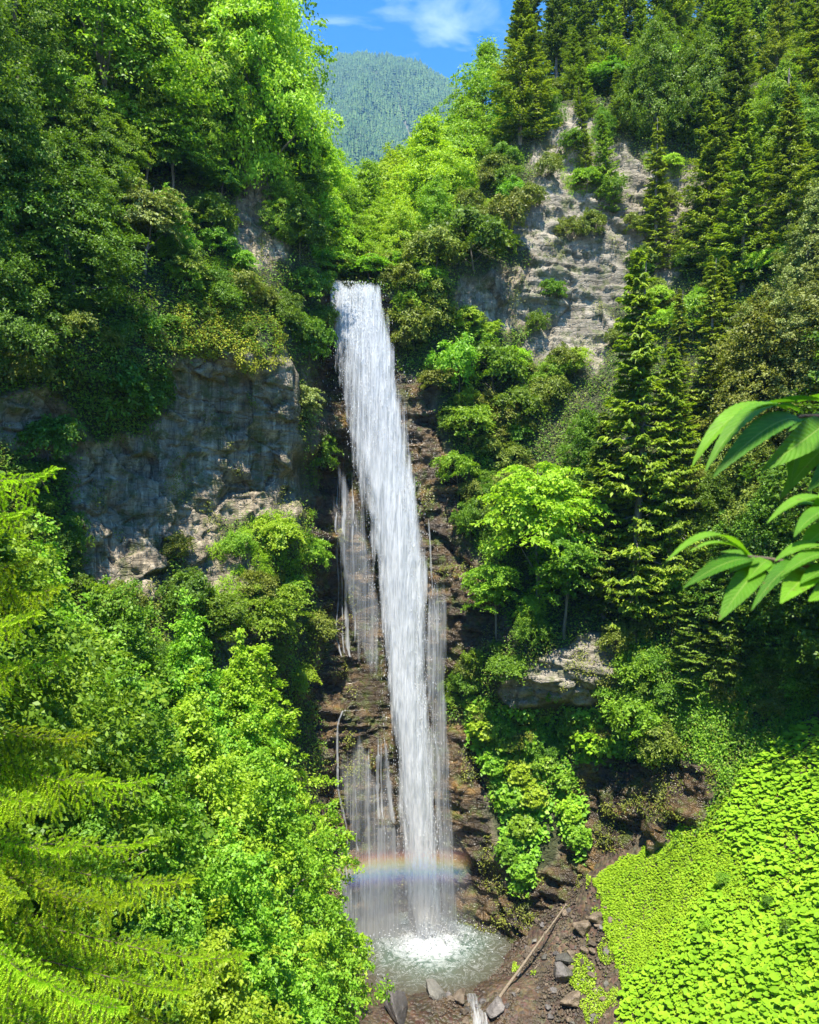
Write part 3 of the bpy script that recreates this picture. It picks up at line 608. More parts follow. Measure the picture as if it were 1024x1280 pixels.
for px, t, ty, key, mat in [(1060, 5, -60, 'spruceA', 'needle'), (830, 13, -110, 'spruceA', 'needled'), (780, 14, -90, 'spruceE', 'needled'), (705, 17, -90, 'spruceA', 'needled'), (900, 15, -110, 'spruceE', 'needled'), (960, 16, -110, 'spruceA', 'needled'), (1030, 15, -110, 'spruceE', 'needled'), (665, 20, -50, 'spruceB', 'needled'), (740, 22, -130, 'spruceE', 'needled'), (860, 24, -160, 'spruceE', 'needled'), (930, 26, -170, 'spruceA', 'needled'), (1000, 26, -190, 'spruceE', 'needled')]:
    on_hill(ST, key, mat, px, t, ty, 'dark spruce in the second row behind the ridge trees', 'tree', RT)
for k, px in enumerate(range(640, 1090, 26)):
    if abs(px-850) < 14 or abs(px-966) < 16: continue
    kk = k % 5; t = .4+2.6*prg.random(); hp = (52+60*prg.random())*(1.25 if kk == 3 else 1)
    if kk in (1, 3): on_hill(ST, 'spruceE' if kk == 1 else 'spruceA', ['needle', 'needley', 'needle'][k % 3], px, t, np.interp(px, TOPX, TOPY)-hp, 'young spruce among the bushes along the brow of the right cliff', 'tree', 'young spruces on the brow of the right cliff', 1.15)
    else: on_hill(SH, ['layerB', 'bushA', 'layerA'][k % 3], ['bright', 'mid', 'olive', 'lime'][k % 4], px, t, np.interp(px, TOPX, TOPY)-hp*.6, 'leafy bush among young spruces along the brow of the right cliff', 'shrub', 'bushes on the brow of the right cliff', 1.3)
for k, px in enumerate(range(-60, 380, 27)):
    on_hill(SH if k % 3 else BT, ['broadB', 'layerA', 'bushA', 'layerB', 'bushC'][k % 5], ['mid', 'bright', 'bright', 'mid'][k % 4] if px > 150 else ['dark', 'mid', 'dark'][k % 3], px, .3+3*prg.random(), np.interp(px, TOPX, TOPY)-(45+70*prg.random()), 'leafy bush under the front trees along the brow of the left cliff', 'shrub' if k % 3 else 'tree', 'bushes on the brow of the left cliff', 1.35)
for k, px in enumerate(range(408, 560, 14)):
    on_hill(SH, ['bushA', 'bushC', 'bushB'][k % 3], ['bright', 'olive', 'lime', 'mid'][k % 4], px, 1.2+1.5*prg.random(), np.interp(px, TOPX, TOPY)-(18+22*prg.random()), 'small bush at the brink directly above the lip of the waterfall', 'shrub', 'bushes above the lip of the waterfall', 1.3)
for k, px in enumerate(range(652, 1100, 21)):
    if (690 < px < 745 and k % 2) or abs(px-848) < 14 or abs(px-966) < 18: continue
    py = np.interp(px, [650, 700, 760, 800, 860, 1000, 1100], [190, 165, 190, 200, 205, 235, 235])-30*prg.random(); hh = 105+110*prg.random()
    if 690 < px < 800: hh *= .6
    if k % 3 == 2: on_wall(BT, ['broadB', 'layerA', 'broadA'][k % 3], ['bright', 'lime', 'mid'][k % 3], px, py, hh*.75, 'leafy tree growing between the young conifers at the top of the right cliff', 'tree', 'trees between the conifers on top of the right cliff', .08, .8)
    else: on_wall(ST, ['spruceE', 'spruceA', 'spruceD'][k % 3], ['needle', 'needley', 'needle', 'needled'][(k*7) % 4], px, py, hh, 'ragged young conifer standing at the top of the right cliff', 'tree', 'young conifers on top of the right cliff', .03, 1.15)
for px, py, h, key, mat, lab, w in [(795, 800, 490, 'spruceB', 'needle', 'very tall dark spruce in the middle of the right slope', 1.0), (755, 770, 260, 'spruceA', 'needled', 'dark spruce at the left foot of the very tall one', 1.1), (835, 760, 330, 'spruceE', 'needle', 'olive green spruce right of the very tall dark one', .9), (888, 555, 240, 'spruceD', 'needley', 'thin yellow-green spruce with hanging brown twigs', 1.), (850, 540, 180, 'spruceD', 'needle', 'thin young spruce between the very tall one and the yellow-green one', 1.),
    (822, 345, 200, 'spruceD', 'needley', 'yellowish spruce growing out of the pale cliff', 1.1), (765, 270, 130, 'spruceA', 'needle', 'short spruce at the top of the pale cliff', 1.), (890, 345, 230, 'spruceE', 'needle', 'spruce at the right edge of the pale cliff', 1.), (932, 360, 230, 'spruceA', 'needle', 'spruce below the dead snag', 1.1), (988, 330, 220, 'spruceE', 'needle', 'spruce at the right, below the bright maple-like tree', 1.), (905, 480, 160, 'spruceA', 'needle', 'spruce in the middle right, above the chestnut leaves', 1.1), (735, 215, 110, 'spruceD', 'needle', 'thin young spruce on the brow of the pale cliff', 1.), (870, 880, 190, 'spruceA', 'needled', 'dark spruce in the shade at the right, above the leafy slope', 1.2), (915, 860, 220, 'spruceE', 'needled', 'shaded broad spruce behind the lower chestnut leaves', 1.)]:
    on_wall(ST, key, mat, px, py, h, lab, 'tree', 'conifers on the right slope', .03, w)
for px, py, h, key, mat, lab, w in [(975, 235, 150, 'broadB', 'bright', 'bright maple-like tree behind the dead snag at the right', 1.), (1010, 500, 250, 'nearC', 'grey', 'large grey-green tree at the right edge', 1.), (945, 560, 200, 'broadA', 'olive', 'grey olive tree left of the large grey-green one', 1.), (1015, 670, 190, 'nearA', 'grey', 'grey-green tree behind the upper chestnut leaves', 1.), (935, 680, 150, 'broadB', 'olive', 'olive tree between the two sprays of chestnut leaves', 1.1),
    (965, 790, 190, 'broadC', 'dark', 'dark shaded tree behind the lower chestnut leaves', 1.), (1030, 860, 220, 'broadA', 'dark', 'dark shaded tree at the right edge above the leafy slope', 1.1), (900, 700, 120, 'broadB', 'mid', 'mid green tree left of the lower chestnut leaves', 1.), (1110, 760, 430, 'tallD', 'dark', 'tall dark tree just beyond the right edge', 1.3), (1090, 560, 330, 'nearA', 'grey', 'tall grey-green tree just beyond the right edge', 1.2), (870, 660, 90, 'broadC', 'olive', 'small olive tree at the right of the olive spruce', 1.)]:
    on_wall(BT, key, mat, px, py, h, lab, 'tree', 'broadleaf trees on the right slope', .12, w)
for px, py, h, key, mat, lab, w in [(805, 930, 110, 'bushA', 'bright', 'tall bright bush right of the grey overhang', 1.), (830, 960, 90, 'bushB', 'olive', 'olive bush over the dark wet bank', 1.), (800, 860, 80, 'bushC', 'bright', 'bright bush at the right end of the grey overhang', 1.), (745, 945, 50, 'bigleaf', 'butter', 'large-leaved lime plant hanging over a dark hollow', 1.4), (770, 945, 50, 'bigleaf', 'bright', 'large-leaved plant right of the dark hollow', 1.1), (715, 925, 45, 'bigleaf', 'bright', 'large-leaved plant under the grey overhang', 1.2)]:
    on_wall(SH, key, mat, px, py, h, lab, 'shrub', 'bushes above the wet bank', .3, w)
for px, py, h, key, mat in [(608, 925, 55, 'bigleaf', 'lime'), (635, 935, 55, 'bigleaf', 'bright'), (665, 930, 50, 'bigleaf', 'lime'), (620, 965, 50, 'bigleaf', 'bright'), (650, 975, 50, 'bigleaf', 'lime'), (680, 965, 45, 'bigleaf', 'bright'), (640, 1010, 50, 'bigleaf', 'bright'), (668, 1005, 50, 'bigleaf', 'lime'), (655, 1045, 50, 'bigleaf', 'bright'), (640, 1075, 45, 'bigleaf', 'mid'), (660, 1095, 45, 'bigleaf', 'bright'), (705, 985, 40, 'bigleaf', 'bright'), (715, 1025, 45, 'bigleaf', 'lime'), (725, 1055, 40, 'bigleaf', 'bright'), (685, 905, 35, 'bigleaf', 'bright'), (600, 895, 35, 'bigleaf', 'lime')]:
    on_wall('leafy_plant', key, mat, px, py, h, 'large-leaved green plant of the clump hanging down the wet rock right of the fall', 'plant', 'leafy plants hanging on the wet rock', .5, 1.2, trunk=False)
# foreground, lower left
FT = 'broadleaf trees in the left foreground'
for px, Y, ty, key, mat, lab, w in [(60, 36, 715, 'nearA', 'bright', 'bright tree at the left edge below the dark rock face', 1.), (150, 42, 745, 'nearB', 'mid', 'mid green tree in front of the foot of the left cliff', 1.), (235, 44, 795, 'nearA', 'bright', 'bright tree top below the dark ivy-like shrub', 1.), (300, 46, 815, 'nearC', 'lime', 'lime tree top at the upper middle of the foreground thicket', 1.), (315, 48, 850, 'nearB', 'bright', 'bright tree at the upper right of the foreground thicket', .68),
    (258, 46, 945, 'nearC', 'lime', 'lime tree whose leaves reach the side trickle', .68), (160, 33, 850, 'nearC', 'mid', 'mid green tree beside the upper spruce boughs', 1.), (240, 35, 900, 'nearA', 'lime', 'lime tree in the centre of the foreground thicket', 1.), (320, 38, 950, 'nearB', 'bright', 'dense bright tree right of the centre of the thicket', 1.), (270, 40, 1040, 'nearA', 'bright', 'bright tree at the right rim of the thicket', .68),
    (200, 27, 1010, 'nearB', 'bright', 'bright tree behind the lowest spruce boughs', 1.), (290, 29, 1060, 'nearC', 'bright', 'bright tree in the lower middle of the thicket', 1.), (258, 33, 1110, 'nearB', 'mid', 'mid green tree above the bottom edge of the thicket', .68), (272, 37, 1165, 'nearC', 'lime', 'low lime bush at the bottom right of the thicket', .68), (425, 40, 1250, 'nearC', 'lime', 'low bush at the bottom edge beside the pool', .6), (300, 35, 1225, 'nearB', 'bright', 'bright bush at the bottom edge left of the low one by the pool', .7), (400, 41, 1120, 'layerB', 'lime', 'thin yellowish sapling beside the left rim of the pool', .6), (120, 23, 1050, 'nearA', 'mid', 'mid green tree low at the left, behind the spruce', 1.), (20, 30, 690, 'nearB', 'bright', 'bright tree at the far left behind the highest spruce bough', 1.), (-40, 24, 640, 'nearA', 'mid', 'green tree beyond the left edge', 1.), (270, 23, 1200, 'nearA', 'lime', 'lime bush at the bottom edge in the middle of the thicket', 1.)]:
    on_ground(BT, key, mat, px, Y, ty, lab, 'tree', FT, w)

for px, Y, ty, key, mat, lab, w in [(1135, 44, 330, 'tallD', 'dark', 'tall dark tree beyond the right edge that shades the top of the leafy slope', .55), (1100, 48, 480, 'tallD', 'mid', 'slim tree beyond the right edge above the leafy slope', .5), (1230, 40, 250, 'tallD', 'dark', 'tall tree far beyond the right edge', .6)]:
    on_ground(BT, key, mat, px, Y, ty, lab, 'tree', None, w)

# scattered shrubs over the rest of the slopes
regs = [('left slope', (-20, 395, 180, 880), ['mid', 'dark', 'olive', 'mid'], 60), ('right slope', (500, 1060, 200, 960), ['mid', 'bright', 'olive', 'mid', 'olive', 'lime'], 150)]
keys = ['bushA', 'bushB', 'bushC', 'bushD', 'bushA']
for nm, (x0, x1, y0, y1), mats, cnt in regs:
    k = tries = 0
    while k < cnt and tries < 6000:
        tries += 1
        px, py = x0+(x1-x0)*prg.random(), y0+(y1-y0)*prg.random()
        if py < np.interp(px, TOPX, TOPY)+15: continue
        c = int((px+250)/1550*(NC-1)); t = np.interp(px, TOPX, TOPY); r = int((py-1260)/(t-1260)*(NR-1))
        if RK[r, c] > .15 or RK[max(r-8, 0), c] > .5: continue
        if px > 850 and py > 900: continue
        hh = 28+36*prg.random()
        if any(math.hypot(px-a, py-hh*.4-b) < .55*rr for a, b, rr in PLACED): continue
        mat = mats[int(prg.random()*len(mats))]; kd = {'mid': 'mid green', 'dark': 'dark green', 'olive': 'olive green', 'bright': 'bright green', 'lime': 'lime green'}[mat]
        on_wall(SH, keys[k % 5], mat, px, py, hh, f'small {kd} shrub, one of many alike scattered over the {nm}', 'shrub', f'small {kd} shrubs scattered over the {nm}', .3, 1.1, trunk=False)
        k += 1

# low growth on the gorge wall
rg = np.random.default_rng(3)
def on_sheet(n, fn):
    r = (rg.random(n)*(NR-2)).astype(int)+1; c = (rg.random(n)*(NC-2)).astype(int)+1
    p = WG[r, c]; ok = fn(r, c, RK[r, c], PX[r, c], PY[r, c], p); return p[ok], NG[r, c][ok], r[ok], c[ok]
def undergrowth(name, mat, p, nr, per, spread, leaf, label, cat, ratio=.5, up=.9, hang=-.4):
    n = len(p); m = per
    q_ = p[:, None]+rg.standard_normal((n, m, 3))*spread+nr[:, None]*(.15+.25*rg.random((n, m, 1)))
    ln = np.array([0, 0, up])+nr[:, None]*.7+.5*rg.standard_normal((n, m, 3)); ld = rg.standard_normal((n, m, 3))+np.array([0, -.4, hang])
    sz = leaf*(.6+.8*rg.random((n, m)))
    V, F = leaves(q_.reshape(-1, 3), ln.reshape(-1, 3), ld.reshape(-1, 3), sz.ravel(), sz.ravel()*ratio)
    tag(link(name, mesh_np(name, V, F, M[mat])), label, cat, kind='stuff')
patch = lambda p, s, th: vnoise(p/s, int(s*7)) > th
inframe = lambda x, y: (x > -80) & (x < 1110)
p, nr, *_ = on_sheet(130000, lambda r, c, k, x, y, p: inframe(x, y) & (k < .3) & ((y < 1000) | (x > 840)))
undergrowth('undergrowth', 'mid', p[::2], nr[::2], 8, .34, .21, 'green undergrowth covering the gorge slopes between the shrubs', 'undergrowth')
undergrowth('pale_undergrowth', 'olive', p[1::3], nr[1::3], 7, .34, .19, 'olive herbs and ferns growing between the shrubs', 'undergrowth', .4)
p, nr, *_ = on_sheet(90000, lambda r, c, k, x, y, p: inframe(x, y) & (k > .3) & (vnoise(p/1.7, 11) > np.where(x > 600, .28, .45)) & (NG[r, c][:, 2] > -.3))
undergrowth('crack_plants', 'olive', p, nr, 5, .16, .17, 'small plants in the cracks of the bare rock', 'plants', .4)
LEDGE = [(165, 400), (260, 360), (330, 380), (350, 420), (345, 455), (300, 452), (235, 440), (180, 430)]
p, nr, *_ = on_sheet(260000, lambda r, c, k, x, y, p: inpoly(np.stack([x, y], 1)+8*fbm(p/1.5, 2, 7)[:, None], LEDGE) & patch(p, 1.1, -.15))
undergrowth('moss', 'moss', p, nr, 9, .14, .17, 'yellow-green moss and grass cushions on the sunlit ledge of the left cliff', 'moss', .5)
GR = [[(255, 690), (300, 655), (340, 640), (390, 640), (385, 740), (330, 790), (270, 760)], [(690, 190), (740, 160), (760, 210), (720, 260)], [(800, 190), (860, 195), (850, 230), (810, 225)], [(410, 345), (490, 345), (560, 330), (560, 350), (490, 362), (470, 352)], [(240, 330), (300, 320), (330, 370), (250, 380)]]
p, nr, *_ = on_sheet(260000, lambda r, c, k, x, y, p: np.any([inpoly(np.stack([x, y], 1), g) for g in GR], 0) & patch(p, .9, -.2) & ~((x > 412) & (x < 478) & (y > 349)))
undergrowth('grass', 'cover', p, nr, 6, .16, .34, 'bright grass tufts on ledges of the cliffs', 'grass', .12, .3, -.6)

DR = [[(582, 868), (640, 880), (690, 895), (692, 960), (688, 1015), (668, 1105), (645, 1112), (622, 1010), (592, 940)], [(692, 900), (712, 960), (738, 1062), (722, 1078), (700, 1030)], [(700, 888), (785, 905), (775, 955), (708, 948)]]
p, nr, *_ = on_sheet(420000, lambda r, c, k, x, y, p: np.any([inpoly(np.stack([x, y], 1)+14*fbm(p/1.2, 3, 17)[:, None], g_) for g_ in DR], 0) & (vnoise(p/.8, 18) > -.45) & (rg.random(len(k)) < .55))
undergrowth('hanging_leaves', 'bright', p, nr, 3, .2, .34, 'curtain of broad bright leaves draped over the wet rock right of the fall', 'leaves', .8, 1.1, -.7)
DR2 = [[(768, 815), (800, 800), (842, 812), (856, 900), (850, 950), (785, 955), (762, 900)], [(600, 560), (640, 600), (620, 700), (640, 790), (600, 700)], [(830, 850), (960, 830), (1030, 860), (1030, 940), (960, 960), (908, 985), (862, 935)]]
p, nr, *_ = on_sheet(420000, lambda r, c, k, x, y, p: np.any([inpoly(np.stack([x, y], 1)+14*fbm(p/1.2, 3, 27)[:, None], g_) for g_ in DR2], 0) & (vnoise(p/.9, 28) > -.4))
undergrowth('climbing_leaves', 'bright', p, nr, 5, .22, .17, 'small bright leaves climbing the rock beside the pale overhang', 'leaves', .6, 1., -.5)

# ---------------------------------------------------------------- large-leaved slope at the lower right
SLOPE = [(742, 1098), (780, 1072), (850, 1040), (885, 1005), (908, 965), (960, 930), (1040, 895), (1250, 870), (1250, 1420), (780, 1420), (768, 1280), (785, 1240), (760, 1170), (748, 1130)]
def slope_pts(n, seed):
    g = np.random.default_rng(seed); x = 11+40*g.random(n); y = 24+42*g.random(n); z = gfit(np.stack([x, y], 1))
    px = CX+x/y*FPX; py = CY-(z-CZ)/y*FPX
    ok = inpoly(np.stack([px+18*fbm(np.c_[x, y, z]/1.2, 3, 8), py+18*fbm(np.c_[x, y, z]/1.2, 3, 9)], 1), SLOPE)
    return np.c_[x, y, z][ok], px[ok], py[ok]
def gnorm(p):
    e = .4; dx = (gfit(p[:, :2]+[e, 0])-gfit(p[:, :2]-[e, 0]))/(2*e); dy = (gfit(p[:, :2]+[0, e])-gfit(p[:, :2]-[0, e]))/(2*e)
    return unit(np.c_[-dx, -dy, np.ones(len(p))])
def finepart(px, py, p): # nearer the path the cover is finer
    return np.clip(((885-px)/125.)+.6*vnoise(p/2.2, 15)+np.clip((py-1180)/-200, -.6, .6), 0, 1)
p, px, py = slope_pts(64000, 31); g = np.random.default_rng(32)
fp = finepart(px, py, p); k = (g.random(len(p)) > fp*.5) & ~((vnoise(p/1.9, 29)+.5*vnoise(p/.7, 30) > .52) & (g.random(len(p)) < .35)); p, px, py = p[k], px[k], py[k]
nn = gnorm(p); lay_ = g.random(len(p))
R_ = (.09+.17*g.random(len(p))**1.2)*(.8+.3*lay_)*np.clip(1.12-.85*fp[k], .36, 1.1)
nm = unit(np.array([0, -.15, 1.])+nn*.55+.15*g.standard_normal((len(p), 3)))
ref = unit(np.cross(nm, np.tile([.3, 1., .2], (len(p), 1)))); bi = np.cross(nm, ref)
ctr = p+np.array([0, 0, 1])*(.05+.40*lay_*np.clip(1.2-fp[k], .2, 1)+.25*vnoise(p/1.6, 17)+.12*vnoise(p/.6, 18))[:, None]
th = np.linspace(0, 2*math.pi, 11)[:-1]; a0 = g.random(len(p))*6.28
rr = np.array([.35, .95, 1.08, 1.02, .96, .93, .96, 1.02, 1.08, .95])[None]*(1+.07*g.standard_normal((len(p), 10)))
cup = (.14+.06*np.sin(th*2)[None]*g.standard_normal((len(p), 1)))*R_[:, None]
ca, sa_ = np.cos(th[None]+a0[:, None]), np.sin(th[None]+a0[:, None])
ring = ctr[:, None]+(ref[:, None]*ca[..., None]+bi[:, None]*sa_[..., None])*(rr*R_[:, None])[..., None]+nm[:, None]*(cup*.9)[..., None]
mid = ctr[:, None]+(ref[:, None]*ca[..., None]+bi[:, None]*sa_[..., None])*(rr*R_[:, None]*.55)[..., None]+nm[:, None]*(R_*.07)[:, None, None]
V = np.concatenate([ring, mid, ctr[:, None]], 1).reshape(-1, 3); b = (np.arange(len(p))*21)[:, None]
F = np.concatenate([np.c_[b+s, b+(s+1) % 10, b+10+(s+1) % 10, b+10+s] for s in range(10)])
F2 = np.concatenate([np.c_[b+10+s, b+10+(s+1) % 10, b+20, b+20] for s in range(10)])
# the inner fan as quads over two ring steps
F2 = np.concatenate([np.c_[b+10+s, b+10+(s+1) % 10, b+10+(s+2) % 10, b+20] for s in range(0, 10, 2)])
tag(link('butterbur_leaves', mesh_np('butterbur_leaves', V, np.vstack([F, F2]), M['butter'], True)), 'round bright butterbur leaves covering the slope at the lower right', 'leaves', kind='stuff')
p, px, py = slope_pts(620000, 33); fp = finepart(px, py, p); k = g.random(len(p)) < fp*.75+.22; p = p[k]; fp = fp[k]
nn = gnorm(p); n = len(p)
sz = .12+.12*g.random(n)
V, F = leaves(p+np.array([0, 0, 1])*(.03+.20*g.random(n)+.15*np.clip(vnoise(p/1.2, 19), -.5, 1))[:, None], np.array([0, -.2, 1])+.3*nn+.33*g.standard_normal((n, 3)), g.standard_normal((n, 3)), sz, sz*.8)
tag(link('ground_cover', mesh_np('ground_cover', V, F, M['cover'])), 'fine yellow-green ground cover along the dirt path', 'ground cover', kind='stuff')
for kk, (px_, Y_) in enumerate([(960, 44), (905, 49), (985, 40), (880, 47)]):
    xx = (px_-CX)*Y_/FPX; plant('leafy_plant', ['bushB', 'bushC', 'bigleaf'][kk % 3], ['mid', 'bright', 'mid', 'lime'][kk % 4], (xx, Y_, gz(xx, Y_)), .8+.5*prg.random(), 'small darker leafy plant standing out of the butterbur carpet', 'plant', 'plants among the butterbur leaves', wide=.9, trunk=False)
# sparse weeds on the bank
n = 60000; x = 4+14*g.random(n); y = 44+18*g.random(n); z = gfit(np.stack([x, y], 1)); p = np.c_[x, y, z]
px = CX+x/y*FPX; py = CY-(z-CZ)/y*FPX
k = (np.hypot((px-728)/16, (py-1222)/22)+.5*vnoise(p/.8, 4) < 1) | (np.hypot((px-745)/22, (py-1262)/18)+.5*vnoise(p/.8, 5) < .9) | ((np.abs(px-755) < 22) & (py > 1090) & (vnoise(p/.9, 6) > .35)) | ((px > 640) & (vnoise(p/1.1, 26) > .72) & (py > 1130))
p = p[k]; n = len(p); sz = .10+.10*g.random(n)
V, F = leaves(p+np.array([0, 0, 1])*(.05+.25*g.random(n))[:, None], np.array([0, -.1, 1])+.5*g.standard_normal((n, 3)), g.standard_normal((n, 3)), sz, sz*.6)
tag(link('weeds', mesh_np('weeds', V, F, M['lime'])), 'low green weeds between the stones of the bank', 'weeds', kind='stuff')

# ---------------------------------------------------------------- rocks on the bank
def rock_mesh(seed, mat, sub=3, cuts=14):
    import bmesh
    bm = bmesh.new(); bmesh.ops.create_icosphere(bm, subdivisions=sub, radius=1)
    V = np.array([v.co for v in bm.verts]); g = np.random.default_rng(seed)
    for d in randdir(g, cuts):
        lim = .52+.28*g.random(); t = V@d; V = V-np.clip(t-lim, 0, None)[:, None]*d*.93
    V = V*(1+.16*fbm(V*1.5+seed, 3, seed))[:, None]*(1+.05*fbm(V*5, 2, seed+4))[:, None]*np.array([1, .8+.3*g.random(), .65+.2*g.random()])
    for v, c in zip(bm.verts, V): v.co = c
    me = bpy.data.meshes.new('stone'); bm.to_mesh(me); bm.free(); me.materials.append(mat); return me
RM = [rock_mesh(40+k, M[m]) for k, m in enumerate(['stone', 'stoned', 'stone', 'stoneg', 'stoned', 'stone'])]
def stone(name, k, px, py, wpx, label, group=None, sz=(1, 1, 1), lift=.25):
    # walk along the sight line until it meets the ground
    Y = 68.
    while Y > 40:
        q_ = P(px, py, Y)
        if q_[2] > gz(q_[0], q_[1]): break
        Y -= .1
    q_ = P(px, py, Y); s = wpx*Y/FPX/2
    o = link(name, RM[k], None, (q_[0], q_[1], gz(q_[0], q_[1])+s*lift)); o.rotation_euler = (prg.normal()*.3, prg.normal()*.3, prg.random()*6.28); o.scale = (s*sz[0], s*sz[1], s*sz[2])
    tag(o, label, 'rock', group); return o
stone('boulder', 4, 703, 1222, 30, 'large dark grey boulder with a deep shadow on the bank right of the log', None, (1, 1, 1.3), .5)
stone('boulder', 3, 706, 1203, 26, 'rounded grey boulder just behind the large dark one', None, (1, 1, .9), .4)
stone('boulder', 0, 728, 1165, 26, 'brown boulder at the upper right of the log', None, (1, 1, 1.1), .5)
stone('boulder', 0, 715, 1255, 40, 'flat reddish brown rock near the bottom edge of the bank', None, (1, .8, .6), .3)
stone('boulder', 3, 545, 1243, 44, 'flat pale rock in the stream at the outlet of the pool', None, (1, .7, .45), .2)
stone('boulder', 2, 575, 1250, 34, 'angular brown rock beside the little cascade', None, (1, .8, .6), .3)
stone('boulder', 4, 497, 1262, 60, 'wide dark wet rock at the bottom edge left of the cascade', None, (1.2, .8, .5), .2)
stone('boulder', 1, 620, 1262, 34, 'dark wet rock at the lower end of the log', None, (1, .9, .7), .3)
stone('boulder', 0, 745, 1150, 22, 'small brown boulder beside the green ground cover', None, (1, 1, 1), .4)
stone('boulder', 1, 645, 1130, 46, 'brown wet boulder where the rock face meets the bank', None, (1.1, .9, .8), .3)
stone('boulder', 4, 600, 1140, 50, 'dark wet boulder at the right rim of the pool', None, (1.1, .9, .7), .3)
stone('boulder', 1, 665, 1120, 34, 'dark wet block below the hanging leafy plants', None, (1, .9, .9), .3)
cnt = 0
while cnt < 230:
    px = 560+205*prg.random(); py = 1120+160*prg.random()
    if px < np.interp(py, [1120, 1150, 1190, 1238], [600, 628, 652, 645]) and py < 1240: continue
    if px > 640+130*((1290-py)/170.)**.2+60: continue
    w = 3.5+11*prg.random()**3
    stone('stone', cnt % 6, px, py, w, 'small loose stone, one of many alike in the rubble of the stream bank', 'loose stones on the stream bank', (1, 1, .9), .3); cnt += 1
n = 9000; g = np.random.default_rng(61); x = 1+15*g.random(n); y = 47+16*g.random(n); z = gfit(np.stack([x, y], 1)); px = CX+x/y*FPX; py = CY-(z-CZ)/y*FPX
k = (z > -.1) & (px > 540) & (px < 790) & (py > 1095) & (z < 8) & (vnoise(np.c_[x, y, z]/1.6, 33) > -.35); x, y, z = x[k], y[k], z[k]; n = len(x)
s = (.04+.09*g.random(n)**2)[:, None, None]
OV = np.array([(1, 0, 0), (0, 1, 0), (-1, 0, 0), (0, -1, 0), (0, 0, .8), (0, 0, -.8)]); OF = np.array([(0, 1, 4), (1, 2, 4), (2, 3, 4), (3, 0, 4), (1, 0, 5), (2, 1, 5), (3, 2, 5), (0, 3, 5)])
V = (np.c_[x, y, z+.05][:, None]+s*OV[None]*(.6+.8*g.random((n, 6, 1)))).reshape(-1, 3); F = (OF[None]+(np.arange(n)*6)[:, None, None]).reshape(-1, 3)
tag(link('gravel', mesh_np('gravel', V, F, M['stone'])), 'brown gravel on the stream bank', 'gravel', kind='stuff')

# fallen log
mb = MB(); a = P(624, 1243, 54.2); b_ = P(708, 1150, 60.2); pts = []
for t in np.linspace(0, 1, 9): pts.append(a*(1-t)+b_*t)
za, zb_ = gz(a[0], a[1]), gz(b_[0], b_[1]); lift = max(gz(q_[0], q_[1])-(za*(1-k/8)+zb_*k/8) for k, q_ in enumerate(pts))
for k, q_ in enumerate(pts): q_[2] = za*(1-k/8)+zb_*k/8+max(lift, 0)+.12+.02*math.sin(k*1.7)
pts = np.array(pts); org = pts[0].copy(); tube(mb, pts-org, np.linspace(.115, .05, 9)*np.array([1, 1.05, .95, 1, .97, 1.03, .95, 1, .9]), 9)
tube(mb, [pts[5]-org, pts[5]-org+np.array([.2, .1, .35])], [.06, .03], 5)
for e, r_ in ((pts[0]-org, .115), (pts[-1]-org, .045)):
    th = np.linspace(0, 2*math.pi, 9)[:-1]; d = unit((pts[1]-pts[0])[None])[0]; u_ = unit(np.cross(d, [0, 0, 1.])[None])[0]; v_ = np.cross(u_, d)
    rg_ = e+r_*(u_*np.cos(th)[:, None]+v_*np.sin(th)[:, None]); mb.add(np.vstack([rg_, e]), [(0, 1, 2, 8), (2, 3, 4, 8), (4, 5, 6, 8), (6, 7, 0, 8)])
M['log'] = bark('log_wood', (.11, .08, .055), (.27, .22, .16))
tag(link('log', mb.mesh('log', M['log'], True), None, org), 'long thin bare log lying across the stream bank', 'log')
mb = MB(); q0 = P(668, 1205, 56.5); z0 = gz(q0[0], q0[1])+.12; o0 = np.array([q0[0], q0[1], z0]); tube(mb, [(0, 0, 0), (.5, .6, .08), (.9, 1.3, .05)], [.06, .05, .03], 6)
tag(link('stick', mb.mesh('stick', M['log'], True), None, o0), 'short pale stick among the stones right of the log', 'stick')

# dead snag and dead branch on the right slope
mb = MB(); base = wall(966, 228); H = 118*base[1]/FPX; g = np.random.default_rng(71)
z = np.linspace(-.3, H, 9); wb = np.cumsum(g.standard_normal((9, 2))*.06, 0); tube(mb, np.c_[wb-wb[0], z], np.linspace(.30, .05, 9), 7)
tw = MB()
for k in range(26):
    zz_ = H*(.15+.8*g.random()); az = g.random()*6.28; L = (.6+1.6*g.random())*(1.1-zz_/H*.7); d = np.array([math.cos(az), math.sin(az), 0])
    s0 = np.array([0, 0, zz_]); tube(tw, [s0, s0+d*L*.5+[0, 0, .15], s0+d*L+[0, 0, -.25-.4*g.random()]], [.05, .035, .012], 4)
o = link('dead_tree', None, None, base+np.array([0, -3.2, 0])); tag(o, 'bare grey dead snag with short broken twigs at the upper right', 'tree')
link('trunk', mb.mesh('trunk', M['barkg'], True), o); link('twigs', tw.mesh('twigs', M['barkg'], True), o)
mb = MB(); a = wall(694, 192); b_ = wall(722, 150); a[1] -= .7; b_[1] -= .8
tube(mb, [a-a, (b_-a)*.5+[0, 0, .15], b_-a], [.10, .08, .05], 6); tube(mb, [(b_-a)*.6, (b_-a)*.6+[.5, -.2, .6]], [.05, .02], 5)
tag(link('dead_branch', mb.mesh('dead_branch', M['barkg'], True), None, a), 'bare pale branch leaning on the brow of the pale right cliff', 'branch')

